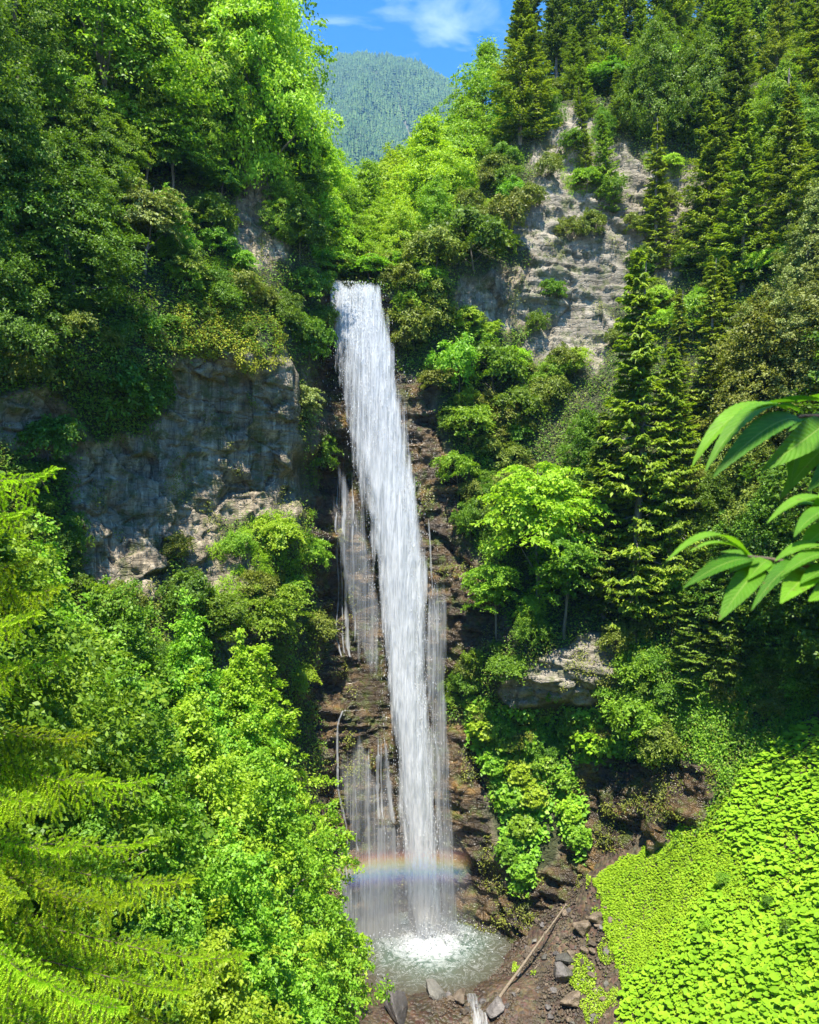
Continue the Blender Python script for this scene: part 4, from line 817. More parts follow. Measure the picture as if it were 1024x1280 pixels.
# ---------------------------------------------------------------- spruce in the left foreground: boughs with finger-like shoots
def shoots(mbn, base, dirs, L, n_need, g, w=.024):
    """bottle-brush shoots: each needle one slim triangle-like quad"""
    ns = len(base); dirs = unit(dirs); ref = unit(np.cross(dirs, g.standard_normal((ns, 3)))); bi = np.cross(dirs, ref)
    t = np.tile(np.linspace(.02, 1., n_need), (ns, 1)); ph = g.random((ns, 1))*6.28+np.arange(n_need)[None]*2.4
    rd = ref[:, None]*np.cos(ph)[..., None]+bi[:, None]*np.sin(ph)[..., None]
    s = base[:, None]+dirs[:, None]*(L[:, None]*t)[..., None]-np.array([0, 0, .25])*(L[:, None]*t**2)[..., None]
    nl = (.013+.006*g.random((ns, n_need)))*(1.25-.6*t)
    d = unit(rd*.85+dirs[:, None]*.7); sd = np.cross(d, dirs[:, None])
    tip = s+d*nl[..., None]*1.6; m = s+d*nl[..., None]*.7
    V = np.stack([s, m+unit(sd)*w*.28, tip, m-unit(sd)*w*.28], 2).reshape(-1, 3)
    mbn.add(V, np.arange(len(V)).reshape(-1, 4))
def fg_spruce():
    g = np.random.default_rng(91); YT = 10.5; tp = P(-170, 640, YT); x0 = tp[0]
    zb = gz(x0, YT); root = link('spruce_tree', None, None, (x0, YT, zb)); tag(root, 'near spruce at the left edge with yellow-green drooping boughs', 'tree')
    O = np.array([x0, YT, zb])
    mb = MB(); zt = 40.; zs = np.linspace(-.4, zt-zb, 8); tube(mb, np.c_[zs*0, zs*0, zs], np.linspace(.24, .08, 8), 10)
    link('trunk', mb.mesh('trunk', M['bark'], True), root)
    tips = [(62, 590, 9.6), (30, 640, 9.2), (35, 700, 10.2), (70, 735, 10.0), (30, 830, 8.8), (108, 918, 9.4), (60, 880, 8.6), (125, 975, 9.0), (185, 975, 9.6), (90, 1060, 8.4), (40, 1000, 8.0), (150, 1130, 8.8), (235, 1100, 9.4), (100, 1180, 8.0), (300, 1195, 9.0), (230, 1240, 8.4), (150, 1260, 7.8), (60, 1230, 7.4), (20, 1120, 7.8), (40, 770, 8.6), (290, 1290, 8.4), (120, 1320, 7.4), (-10, 920, 8.2), (-20, 600, 8.8), (190, 1050, 10.4), (80, 820, 10.6), (200, 1180, 10.2)]
    for bi_, (tx, ty, tY) in enumerate(tips):
        if bi_ in (6, 13): continue
        tip = P(tx, ty, tY)-O; s0 = np.array([0, 0, tip[2]-.15-.35*g.random()])
        c1 = s0*.5+tip*.5+np.array([.1*g.standard_normal(), .25*g.standard_normal(), .25+.15*g.random()]); c2 = s0*.2+tip*.8+np.array([0, .1*g.standard_normal(), -.18-.08*g.random()])
        tt = np.linspace(0, 1, 16)[:, None]; ax = s0*(1-tt)**3+3*c1*tt*(1-tt)**2+3*c2*tt**2*(1-tt)+tip*tt**3
        wood = MB(); tube(wood, ax, np.linspace(.016, .003, 16), 5)
        L = np.linalg.norm(tip-s0); d = unit(np.gradient(ax, axis=0)); side = unit(np.cross(d, [0, 0, 1.]))
        old = MB(); new = MB()
        nb_, nd_, nL_, ob_, od_, oL_ = [], [], [], [], [], []
        for t in np.linspace(.2, .99, int(L*7.5)):
            i = min(int(t*15), 15); p0 = np.array([np.interp(t, tt[:, 0], ax[:, j]) for j in range(3)])
            for q in range(4):
                nb_.append(p0+d[i]*.10*g.random()); nd_.append(d[i]*.9+side[i]*.9*g.standard_normal()+np.array([0, 0, .45*g.random()-.15])); nL_.append(.08+.05*g.random())
            dn = unit((np.array([.10, -.62, -.78])+.12*g.standard_normal(3))[None])[0]; dn = dn-d[i]*np.dot(dn, d[i])
            for sg, ln_ in ((1, 1.), (-1, .45)):
                if g.random() < .12: continue
                tl = (.10+.80*(1-t)**.85*min(t*2.4, 1))*(.65+.5*g.random())*ln_
                dr = unit((dn*sg*.85+d[i]*(.75+.25*g.random())+.10*g.standard_normal(3))[None])[0]
                k = np.linspace(0, 1, 6)[:, None]; tw = p0+dr*tl*k+np.array([0, 0, -.16])*tl*k**2
                tube(wood, tw, np.linspace(.004, .0015, 6), 3)
                m = max(2, int(tl/.062)); pn = unit(np.cross(dr, np.array([.2, .75, -.6]))[None])[0]
                for u in np.linspace(.08, 1, m):
                    pu = np.array([np.interp(u, k[:, 0], tw[:, j]) for j in range(3)])
                    for s2 in ((-1, 1) if u < .97 else (0,)):
                        dd = dr*.75+pn*s2*.75+np.array([0, 0, -.15])+.14*g.standard_normal(3)
                        ob_.append(pu); od_.append(dr+.2*pn*s2); oL_.append(.07)
                        nb_.append(pu); nd_.append(dd); nL_.append((.07+.055*g.random())*(1.15-.35*u))
        shoots(new, np.array(nb_), np.array(nd_), np.array(nL_), 30, g); shoots(old, np.array(ob_), np.array(od_), np.array(oL_), 8, g)
        bo = link('bough', wood.mesh('bough', M['bark']), root)
        link('young_shoots', new.mesh('young_shoots', M['shoot']), bo); link('old_needles', old.mesh('old_needles', M['needled']), bo)
M['shoot'] = leaf_mat('spruce_young_shoots', [(.23, .39, .012), (.41, .57, .02), (.60, .72, .05)], trans=.4, clump=1.5)
fg_spruce()

# ---------------------------------------------------------------- chestnut sprays reaching in from the right
def chestnut_mat():
    m, nt, out = nmat('chestnut_leaf'); uv = N(nt, 'ShaderNodeUVMap'); s = N(nt, 'ShaderNodeSeparateXYZ', {0: uv.outputs[0]}); oi = N(nt, 'ShaderNodeObjectInfo')
    av = math_(nt, 'ABSOLUTE', s.outputs[1])
    ph = math_(nt, 'SUBTRACT', math_(nt, 'MULTIPLY', s.outputs[0], 17.), math_(nt, 'MULTIPLY', av, 2.4))
    fr = math_(nt, 'ABSOLUTE', math_(nt, 'SUBTRACT', math_(nt, 'FRACT', ph), .5))
    vein = ramp(nt, fr, [(.0, 1.), (.09, 0.)]); midr = ramp(nt, av, [(.02, 1.), (.07, 0.)])
    tc = N(nt, 'ShaderNodeTexCoord'); nz = noise(nt, tc.outputs['Object'], 25, 4, .6)
    base = mixc(nt, oi.outputs['Random'], (.06, .19, .010), (.17, .38, .018))
    base = mixc(nt, .5, base, ramp(nt, nz, [(.3, .6), (.7, 1.35)]), 'MULTIPLY')
    base = mixc(nt, ramp(nt, noise(nt, tc.outputs['Object'], 60, 3, .7), [(.64, 0.), (.70, .7)]), base, (.16, .13, .03))
    c = mixc(nt, math_(nt, 'MULTIPLY', math_(nt, 'MAXIMUM', math_(nt, 'MULTIPLY', vein, .45), midr), .75), base, (.28, .42, .08))
    hgt = math_(nt, 'ADD', math_(nt, 'MULTIPLY', fr, 1.6), math_(nt, 'MULTIPLY', midr, -.8))
    bp = N(nt, 'ShaderNodeBump', {'Height': hgt, 'Strength': .4, 'Distance': .002})
    pb = N(nt, 'ShaderNodeBsdfPrincipled', {'Base Color': c, 'Roughness': .55, 'Specular IOR Level': .25, 'Normal': bp.outputs[0]})
    tl = N(nt, 'ShaderNodeBsdfTranslucent', {'Color': mixc(nt, 1., c, (1.4, 1.4, .5), 'MULTIPLY')})
    mx = N(nt, 'ShaderNodeMixShader', {0: .4, 1: pb.outputs[0], 2: tl.outputs[0]}); nt.links.new(mx.outputs[0], out.inputs[0]); return m
M['chest'] = chestnut_mat()
def chestnut_leaf(a, b, w, up, curl, g):
    """one toothed leaf from a to b (world), width w"""
    a, b = np.asarray(a), np.asarray(b); L = np.linalg.norm(b-a); D = (b-a)/L
    Nn = unit((np.asarray(up)-D*np.dot(up, D))[None])[0]; S = np.cross(D, Nn)
    nu, nv = 45, 9; u = np.linspace(0, 1, nu); v = np.linspace(-1, 1, nv)
    prof = np.sin(np.pi*u**.85)**.8*(1-.25*u)*1.08
    saw = (u*17) % 1; half = w/2*prof
    V = []; UV = []
    for i in range(nu):
        for j in range(nv):
            e = half[i]*(1+(.07*(saw[i]-.4) if abs(v[j]) > .98 else 0)); y = v[j]*e
            pl = a+D*L*u[i]+S*y+Nn*(curl*L*(4*u[i]*(1-u[i]))*.35+abs(v[j])*e*.28+.004*L*math.sin(u[i]*17*6.28-abs(v[j])*5)*abs(v[j]))
            V.append(pl+np.array([0, 0, -.0])); UV.append((u[i], v[j]))
    return np.array(V), grid_faces(nu, nv), np.array(UV)
def spray(label, stem_pts, lv):
    g = np.random.default_rng(len(lv)); pts = np.array([P(*s) for s in stem_pts]); O = pts[0]
    root = link('chestnut_branch', None, None, O); tag(root, label, 'branch', 'chestnut sprays at the right edge')
    mb = MB(); tube(mb, pts-O, np.linspace(.006, .0022, len(pts)), 7)
    if 'darker' in label: tube(mb, np.vstack([[0*O, .5*TOSUN*1.35+np.array([.12, 0, 0])], pts-O+TOSUN*1.35]), np.r_[.007, .0065, np.linspace(.006, .0022, len(pts))], 7)  # added stem out of view, holding the shading leaf copies
    link('stem', mb.mesh('stem', M['bark'], True), root)
    for (ax, ay, aY, bx, by, bY, wp, up, curl) in lv:
        a, b = P(ax, ay, aY), P(bx, by, bY); V, F, UV = chestnut_leaf(a-O, b-O, wp*.8*aY/FPX, up, curl, g)
        me_ = mesh_np('leaf', V, F, M['chest'], True, UV); link('leaf', me_, root)
        if 'darker' in label:   # leaf copies added out of view towards the sun, to shade this spray
            if g.random() < .55: link('leaf', me_, root, TOSUN*1.35+np.array([.05*g.standard_normal(), 0, 0]))
UP = (-.15, -.35, 1); BK = (-.2, -.75, .6); DN = (.1, -.95, .3)
spray('darker upper chestnut spray with long drooping leaves at the right edge', [(1120, 500, 1.5), (1040, 520, 1.5), (1005, 520, 1.48), (975, 525, 1.46)], [
    (985, 512, 1.47, 864, 585, 1.36, 40, UP, .5), (1000, 515, 1.48, 880, 592, 1.30, 36, (-.4, -.5, .8), .45), (1003, 525, 1.46, 890, 598, 1.28, 42, BK, .35), (1030, 530, 1.5, 950, 590, 1.34, 46, DN, .3),
    (1010, 528, 1.48, 988, 612, 1.40, 26, (-.7, -.6, .3), .2), (1060, 520, 1.5, 985, 540, 1.52, 44, UP, .2), (1050, 545, 1.5, 975, 625, 1.42, 34, (-.6, -.7, .4), .2), (1070, 560, 1.5, 1010, 615, 1.38, 40, BK, .2), (1000, 505, 1.52, 905, 540, 1.5, 34, (-.2, -.1, 1), .4), (1040, 505, 1.5, 935, 520, 1.55, 30, (0, .1, 1), .35), (1065, 500, 1.55, 990, 505, 1.6, 40, (0, 0, 1), .2)])
spray('sunlit middle chestnut spray with toothed leaves at the right edge', [(1120, 660, 1.3), (1060, 650, 1.3), (1030, 640, 1.28)], [
    (1045, 630, 1.28, 958, 655, 1.2, 26, UP, .4), (1040, 640, 1.28, 990, 632, 1.24, 26, UP, .2), (1055, 625, 1.28, 980, 640, 1.3, 26, (-.1, 0, 1), .3), (1050, 640, 1.26, 992, 672, 1.16, 34, (-.3, -.4, .9), .3), (1060, 600, 1.3, 1010, 650, 1.26, 30, BK, .3), (1050, 655, 1.26, 1000, 690, 1.2, 38, UP, .2)])
spray('sunlit lower chestnut spray with toothed leaves at the right edge', [(1120, 720, 1.25), (1050, 712, 1.25), (1000, 705, 1.22), (955, 698, 1.18), (930, 695, 1.16)], [
    (935, 697, 1.16, 832, 703, 1.04, 24, UP, .5), (938, 695, 1.16, 862, 690, 1.12, 24, (-.1, -.1, 1), .4), (940, 700, 1.16, 853, 736, 1.06, 28, BK, .3), (945, 700, 1.16, 900, 690, 1.2, 20, UP, .2), (948, 702, 1.16, 912, 716, 1.14, 30, UP, .2), (952, 708, 1.17, 898, 777, 1.08, 40, BK, .25), (955, 705, 1.18, 968, 720, 1.12, 26, (-.1, -.5, .9), .1), (960, 700, 1.18, 935, 725, 1.12, 26, BK, .2),
    (1020, 712, 1.2, 938, 765, 1.08, 30, (-.4, -.6, .7), .5), (1015, 715, 1.2, 975, 755, 1.06, 44, BK, .15), (1045, 690, 1.22, 968, 702, 1.14, 32, UP, .3), (1050, 695, 1.2, 975, 722, 1.1, 34, (-.2, -.4, 1), .25), (1060, 715, 1.2, 1000, 730, 1.1, 40, UP, .2), (1060, 740, 1.2, 1010, 752, 1.1, 44, BK, .2), (1070, 700, 1.22, 1005, 700, 1.14, 36, UP, .2)])

# ---------------------------------------------------------------- water
def fall_mat(name, sx, sy, lo, hi, edge, alpha=1.):
    m, nt, out = nmat(name); uv = N(nt, 'ShaderNodeUVMap'); s = N(nt, 'ShaderNodeSeparateXYZ', {0: uv.outputs[0]})
    n1 = noise(nt, uv.outputs[0], 1., 6, .62, (sx, sy, 1)); n2 = noise(nt, uv.outputs[0], 1., 5, .7, (sx*2.6, sy*3.5, 1)); n3 = noise(nt, uv.outputs[0], 1., 3, .5, (sx*.4, sy*.7, 1))
    f = math_(nt, 'ADD', math_(nt, 'ADD', math_(nt, 'MULTIPLY', n1, .5), math_(nt, 'MULTIPLY', n2, .25)), math_(nt, 'MULTIPLY', n3, .25))
    at = N(nt, 'ShaderNodeAttribute', attribute_name='mask')
    th = math_(nt, 'SUBTRACT', f, math_(nt, 'SUBTRACT', 1., at.outputs['Fac']))
    al = math_(nt, 'MULTIPLY', ramp(nt, math_(nt, 'ADD', th, .3), [(lo, 0.), (hi, 1.)]), alpha)
    col = ramp(nt, math_(nt, 'ADD', math_(nt, 'MULTIPLY', n2, .6), math_(nt, 'MULTIPLY', n1, .4)), [(.31, (.26, .31, .37)), (.44, (.54, .57, .61)), (.54, (.76, .78, .80)), (.62, (.9, .91, .92))])
    bp = N(nt, 'ShaderNodeBump', {'Height': n2, 'Strength': .8, 'Distance': .25})
    df = N(nt, 'ShaderNodeBsdfPrincipled', {'Base Color': col, 'Roughness': .35, 'Normal': bp.outputs[0]}); tl = N(nt, 'ShaderNodeBsdfTranslucent', {'Color': (.8, .84, .86, 1)})
    a = N(nt, 'ShaderNodeMixShader', {0: .3, 1: df.outputs[0], 2: tl.outputs[0]}); tr = N(nt, 'ShaderNodeBsdfTransparent')
    mx = N(nt, 'ShaderNodeMixShader', {0: al, 1: tr.outputs[0], 2: a.outputs[0]}); nt.links.new(mx.outputs[0], out.inputs[0]); return m
M['fall'] = fall_mat('falling_water', 4.6, .16, .38, .66, 1.)
M['veil'] = fall_mat('thin_water_veil', 8., .07, .43, .80, 1., .6)
M['strand'] = fall_mat('water_strands', 13., .08, .42, .68, 1., .72)
M['drop'] = None
m, nt, out = nmat('water_drops'); d = N(nt, 'ShaderNodeBsdfPrincipled', {'Base Color': (.82, .84, .86, 1), 'Roughness': .3}); t = N(nt, 'ShaderNodeBsdfTranslucent', {'Color': (.8, .82, .85, 1)})
mx = N(nt, 'ShaderNodeMixShader', {0: .4, 1: d.outputs[0], 2: t.outputs[0]}); nt.links.new(mx.outputs[0], out.inputs[0]); M['drop'] = m
FPY = [348, 400, 450, 500, 550, 600, 650, 700, 750, 800, 850, 900, 950, 1000, 1050, 1100, 1150, 1185]
FL = [401, 400, 403, 410, 424, 437, 448, 455, 463, 468, 472, 480, 486, 490, 496, 501, 504, 504]
FR = [483, 494, 505, 514, 521, 530, 539, 545, 546, 545, 543, 548, 551, 553, 556, 559, 563, 568]
FY = [70.1, 69.7, 69.4, 69., 68.6, 68.1, 67.6, 67.1, 66.6, 66.1, 65.6, 65.1, 64.7, 64.3, 64., 63.8, 63.6, 63.5]
root = link('waterfall', None, None, P(530, 1190, 63.5)); tag(root, 'tall white waterfall plunging from the wooded cliff into the pool', 'waterfall')
RO = np.array(root.location)
def sheet(name, mat, y0, y1, l0, l1, off, bulge, dens, nu=40, nv=260, seed=0):
    py = np.linspace(y0, y1, nv); l = np.interp(py, FPY, FL); r = np.interp(py, FPY, FR); Yb = np.interp(py, FPY, FY)
    u = np.linspace(0, 1, nu); PXs = (l+(r-l)*l0)[:, None]*(1-u)+(l+(r-l)*l1)[:, None]*u
    Ys = Yb[:, None]-off-bulge*np.sin(np.pi*u)[None]*np.interp(py, [350, 450, 1180], [.25, 1, 1])[:, None]; pyy = py[:, None]+0*u
    V = np.stack([(PXs-CX)*Ys/FPX, Ys, CZ-(pyy-CY)*Ys/FPX], -1).reshape(-1, 3)
    V[:, 1] += .22*fbm(V*np.array([1.3, 0, .3])+seed, 3, seed); V[:, 0] += .10*fbm(V*np.array([.6, 0, .5])+seed, 3, seed+3)
    V[:, 2] = np.maximum(V[:, 2], -.2)
    uv = np.stack([V[:, 0]+seed*3, V[:, 2]], 1)
    ew = np.interp(py, [350, 480, 700], [.18, .20, .24])[:, None]
    uj_ = np.minimum(u, 1-u)[None]+.10*fbm(np.c_[V[:, 0]*2.2, V[:, 1]*0, V[:, 2]*.35]+seed*7, 3, seed+11).reshape(nv, nu)-.02
    a = np.clip(uj_/ew, 0, 1)**.8*np.clip((pyy-y0+2+9*vnoise(np.c_[V[:, 0]*1.1, V[:, 0]*0+seed, V[:, 0]*0], 5).reshape(nv, nu))/14, 0, 1)*(1 if y0 < 400 else np.clip((pyy-y0)/(90+60*vnoise(np.c_[u*6, u*0, u*0], seed)[None]), 0, 1)**.6)
    if y1 < 1100: a = a*np.clip((y1-pyy-40*np.abs(vnoise(np.c_[u*9, u*0, u*0], seed+2))[None])/70, 0, 1)
    A = dens(u[None]+0*pyy, pyy)*(.45+.55*a)-.25*(1-a)
    me = mesh_np(name, V-RO, grid_faces(nv, nu), mat, True, uv)
    add_mask(me, np.stack([A.ravel()]*3+[np.ones(A.size)], 1)); link(name, me, root)
top_thin = lambda u, y: .89-.24*np.clip((.55-u)/.4, 0, 1)*np.clip((y-380)/60, 0, 1)*np.clip((590-y)/80, 0, 1)
sheet('water_curtain', M['fall'], 348, 1188, 0, 1, 0, .5, top_thin, seed=1)
sheet('water_curtain', M['fall'], 352, 1188, .06, .97, .35, .7, lambda u, y: top_thin(u, y)-.03, seed=2)
sheet('water_curtain', M['fall'], 480, 1188, .12, .80, .75, .6, lambda u, y: .84+.1*np.clip((y-600)/200, 0, 1)*np.clip(1-np.abs(u-.5)*2, 0, 1), seed=3)
sheet('water_veil', M['veil'], 690, 1188, .75, 1.25, .1, .4, lambda u, y: .86+0*u, seed=4)
sheet('water_veil', M['veil'], 540, 900, -.45, .25, .1, .3, lambda u, y: .80+0*u, seed=5)
sheet('water_veil', M['veil'], 1000, 1188, -2.1, .3, .3, .4, lambda u, y: .76+.20*np.clip((y-1020)/130, 0, 1), nu=70, seed=6)
sheet('water_veil', M['veil'], 900, 1188, -1.3, .3, .2, .4, lambda u, y: .80+.08*np.clip((y-1040)/110, 0, 1), nu=60, seed=8)
# trickles down the rock: ribbons that follow it
def trickle(pts, w, dens=.95, name='trickle', jit=.07):
    pts = np.array(pts, float); k = max(8, int(np.abs(np.diff(pts[:, 1])).sum()/3.)); t = np.linspace(0, 1, k); s = np.linspace(0, 1, len(pts))
    px = np.interp(t, s, pts[:, 0])+jit*6*fbm(np.c_[t*len(pts)*2.2, t*0+pts[0, 0], t*0], 3, int(pts[0, 0])); py = np.interp(t, s, pts[:, 1]); wd = w*(.6+.8*hash3(np.arange(k)//3, np.arange(k)*0, np.arange(k)*0, int(pts[0, 1])))
    pos = np.array([wall(a, b) for a, b in zip(px, py)]); pos[:, 1] -= .14
    w = w*.75; wd = wd*.75
    for _ in range(25): pos[1:-1, :2] = (pos[:-2, :2]+pos[2:, :2]+2*pos[1:-1, :2])/4
    pos[:, 1] -= .18
    for _ in range(6): pos[1:-1, 1] = np.minimum(pos[1:-1, 1]+.02, (pos[:-2, 1]+pos[2:, 1])/2)
    us = np.linspace(-1, 1, 7); V = np.stack([pos+np.c_[wd*a, -.04*(1-a*a)+wd*0, wd*0] for a in us], 1).reshape(-1, 3)
    L = np.r_[0, np.cumsum(np.linalg.norm(np.diff(pos, axis=0), axis=1))]
    uv = np.stack([V[:, 0]+pts[0, 1], np.repeat(L, 7)], 1)
    me = mesh_np(name, V-RO, grid_faces(k, 7), M['strand'], True, uv); A = (dens-.40*np.abs(us)[None]**1.5-.3*np.clip(1-t*k/14, 0, 1)[:, None]+.12*fbm(np.c_[L/1.5, L*0, L*0], 3, int(pts[0, 0]))[:, None]).ravel(); add_mask(me, np.stack([A]*3+[A*0+1], 1)); link(name, me, root)
for pts, w, d in [([(425, 560), (423, 640), (424, 720), (422, 820)], .16, .84), ([(432, 590), (432, 660), (434, 740), (436, 820)], .30, .88), ([(441, 560), (443, 640), (443, 720), (446, 800)], .18, .82), ([(428, 640), (429, 740), (430, 815)], .14, .8), ([(436, 540), (428, 600), (434, 660)], .15, .8),
    ([(482, 886), (465, 884), (445, 884), (428, 888), (423, 905), (424, 940), (421, 965), (428, 1000), (436, 1040), (437, 1090), (438, 1160)], .15, .93), ([(446, 930), (446, 1000), (450, 1060), (448, 1140)], .12, .85), ([(462, 925), (463, 980), (462, 1050), (463, 1160)], .22, .88), ([(474, 905), (473, 960), (476, 1030), (474, 1100), (476, 1165)], .30, .9), ([(481, 915), (486, 960), (492, 1020), (496, 1090)], .26, .9), ([(478, 910), (479, 1000), (483, 1080), (485, 1165)], .2, .88), ([(432, 1060), (430, 1165)], .2, .84), ([(455, 1050), (456, 1165)], .18, .84),
    ([(540, 780), (545, 840), (530, 900)], .25, .86), ([(530, 912), (545, 915), (550, 960), (548, 1010), (556, 1060)], .25, .9), ([(548, 1000), (552, 1060), (556, 1150)], .3, .88), ([(534, 620), (540, 720), (548, 800)], .2, .82)]:
    trickle(pts, w, d)
# drops and broken strands thrown out by the fall
g = np.random.default_rng(15); n = 8000
py = 352+830*g.random(n)**1.25; l = np.interp(py, FPY, FL); r = np.interp(py, FPY, FR); u = .5+.20*g.standard_normal(n)*np.interp(py, [350, 450, 700, 1180], [.8, .9, 1.05, 1.5])
px = l+(r-l)*u; Yd = np.interp(py, FPY, FY)-.5-.9*g.random(n)*np.clip(1-np.abs(u-.5)*1.2, .2, 1)
c = np.stack([(px-CX)*Yd/FPX, Yd, CZ-(py-CY)*Yd/FPX], 1); c = c[c[:, 2] > .1]; n = len(c)
ln = (.08+.30*g.random(n)**2)[:, None]; wd = (.016+.026*g.random(n))[:, None]; dn = unit(np.c_[.12*g.standard_normal(n)+.05, -.05*np.ones(n), -np.ones(n)])
sx = np.array([[1., 0, 0]]); sy = np.array([[0, 1., 0]])
V = np.stack([c-dn*ln*.5, c+sx*wd*.5, c+sy*wd*.5, c-sx*wd*.5, c-sy*wd*.5, c+dn*ln*.5], 1).reshape(-1, 3)
b = (np.arange(n)*6)[:, None]
F = np.concatenate([np.c_[b, b+i, b+j] for i, j in ((1, 2), (2, 3), (3, 4), (4, 1))]+[np.c_[b+5, b+j, b+i] for i, j in ((1, 2), (2, 3), (3, 4), (4, 1))])
link('flying_drops', mesh_np('flying_drops', V-RO, F, M['drop']), root)

# pool
FX, FYB = P(535, 1187, 63.0)[0], 62.6
def pool_mat():
    m, nt, out = nmat('pool_water'); tc = N(nt, 'ShaderNodeTexCoord'); v = tc.outputs['Object']
    dv = N(nt, 'ShaderNodeVectorMath', {0: v, 1: (FX, FYB, 0)}, operation='SUBTRACT'); d = N(nt, 'ShaderNodeVectorMath', {0: dv.outputs[0]}, operation='LENGTH').outputs['Value']
    sw = N(nt, 'ShaderNodeTexNoise', {'Vector': v, 'Scale': .9, 'Detail': 6., 'Roughness': .65, 'Distortion': 1.6}).outputs[0]
    nz = noise(nt, v, .45, 5, .6); fn = noise(nt, v, 3., 5, .65)
    c = ramp(nt, math_(nt, 'MULTIPLY', math_(nt, 'ADD', d, math_(nt, 'MULTIPLY', nz, 4.)), .1), [(.30, (.19, .22, .20)), (.48, (.075, .115, .09)), (.7, (.085, .095, .07)), (.95, (.06, .048, .03))])
    fo = math_(nt, 'SUBTRACT', math_(nt, 'ADD', math_(nt, 'MULTIPLY', sw, .75), math_(nt, 'MULTIPLY', fn, .35)), math_(nt, 'MULTIPLY', d, .125))
    fm = ramp(nt, fo, [(.08, 0.), (.24, .5), (.40, 1.)])
    line = ramp(nt, math_(nt, 'ABSOLUTE', math_(nt, 'SUBTRACT', sw, .5)), [(.0, 1.), (.025, 0.)])
    fm = math_(nt, 'MAXIMUM', fm, math_(nt, 'MULTIPLY', line, math_(nt, 'MULTIPLY', ramp(nt, math_(nt, 'MULTIPLY', d, .1), [(.3, 1.), (.75, .15)]), .6)))
    c = mixc(nt, math_(nt, 'MULTIPLY', fm, .9), c, (.60, .63, .64))
    bp = N(nt, 'ShaderNodeBump', {'Height': math_(nt, 'ADD', sw, math_(nt, 'MULTIPLY', fn, .35)), 'Strength': .6, 'Distance': .3})
    pb = N(nt, 'ShaderNodeBsdfPrincipled', {'Base Color': c, 'Roughness': math_(nt, 'ADD', .12, math_(nt, 'MULTIPLY', fm, .5)), 'IOR': 1.33, 'Normal': bp.outputs[0]})
    nt.links.new(pb.outputs[0], out.inputs[0]); return m
M['pool'] = pool_mat()
xs = np.arange(-9, 12.01, .12); ys = np.arange(55.35, 69.01, .12); XX, YY = np.meshgrid(xs, ys); pv = np.c_[XX.ravel(), YY.ravel(), XX.ravel()*0]
pass; dd = np.hypot(pv[:, 0]-FX, pv[:, 1]-FYB); pv[:, 2] = .05*fbm(pv/.9, 3, 7)+np.exp(-(dd/2.)**2)*(.35+.5*fbm(pv/.5, 3, 8))+.10*np.exp(-dd/5.)*np.sin(dd*2.2+3*fbm(pv/2, 2, 9))
tag(link('pool', mesh_np('pool', pv, grid_faces(len(ys), len(xs)), M['pool'], True)), kind='structure')
# outlet of the pool: a little cascade and the stream below it
tt = np.linspace(0, 1, 60); cxs = np.interp(tt, [0, .3, 1], [4.35, 4.7, 5.0]); cy = 55.6-tt*6.5; cw = np.interp(tt, [0, .25, 1], [.4, .6, 1.3])
cz = gfit(np.stack([cxs, cy], 1))+.20; cz[0] = .02; cz = np.minimum.accumulate(np.maximum(cz, -3)); cz = np.minimum(cz, .02-0.0*tt)
u = np.linspace(-1, 1, 15); V = np.stack([cxs[:, None]+cw[:, None]*u, cy[:, None]+0*u, cz[:, None]+.05*(1-u**2)], -1).reshape(-1, 3); V[:, 2] += .09*fbm(V/.4, 3, 55)
me = mesh_np('stream', V, grid_faces(60, 15), M['fall'], True, np.stack([V[:, 0]*1.2, V[:, 1]*2.2], 1)); A = (.74*(1-.35*np.abs(u)**2))[None]+0*tt[:, None]; add_mask(me, np.stack([A.ravel()]*3+[A.ravel()*0+1], 1))
tag(link('stream', me), kind='structure')
# splash at the foot
g = np.random.default_rng(19); n = 2600; a = g.random(n)*6.28; rr = np.abs(g.standard_normal(n))*2.0
c = np.c_[FX+rr*np.cos(a)*1.2, FYB+rr*np.sin(a)*.8+.3, np.abs(g.standard_normal(n))*1.5*np.exp(-rr/2.6)+.05]; s = (.02+.05*g.random(n)**2)[:, None, None]
V = (c[:, None]+s*OV[None]*(.7+.6*g.random((n, 6, 1)))).reshape(-1, 3); F = (OF[None]+(np.arange(n)*6)[:, None, None]).reshape(-1, 3)
link('splash_drops', mesh_np('splash_drops', V-RO, F, M['drop']), root)

# ---------------------------------------------------------------- mist and rainbow (thin volumes at the foot of the fall)
def ico(name, mat, loc, scale):
    import bmesh
    bm = bmesh.new(); bmesh.ops.create_icosphere(bm, subdivisions=3, radius=1); me = bpy.data.meshes.new(name); bm.to_mesh(me); bm.free(); me.materials.append(mat)
    o = link(name, me, None, loc); o.scale = scale; return o
def mist_mat(name, dens):
    m, nt, out = nmat(name); tc = N(nt, 'ShaderNodeTexCoord'); l = N(nt, 'ShaderNodeVectorMath', {0: tc.outputs['Object']}, operation='LENGTH').outputs['Value']
    n = noise(nt, tc.outputs['Object'], 2.2, 3, .6)
    f = math_(nt, 'MULTIPLY', ramp(nt, math_(nt, 'ADD', l, math_(nt, 'MULTIPLY', math_(nt, 'SUBTRACT', n, .5), .5)), [(.15, 1.), (.95, 0.)]), dens)
    pv = N(nt, 'ShaderNodeVolumePrincipled', {'Color': (.95, .96, 1, 1), 'Density': f, 'Anisotropy': 0.}); nt.links.new(pv.outputs[0], out.inputs[1]); return m
tag(ico('mist', mist_mat('spray_mist', .12), (FX-1.0, 62.4, 2.2), (5.6, 3.2, 9.0)), 'pale spray drifting at the foot of the waterfall', 'mist', kind='stuff')
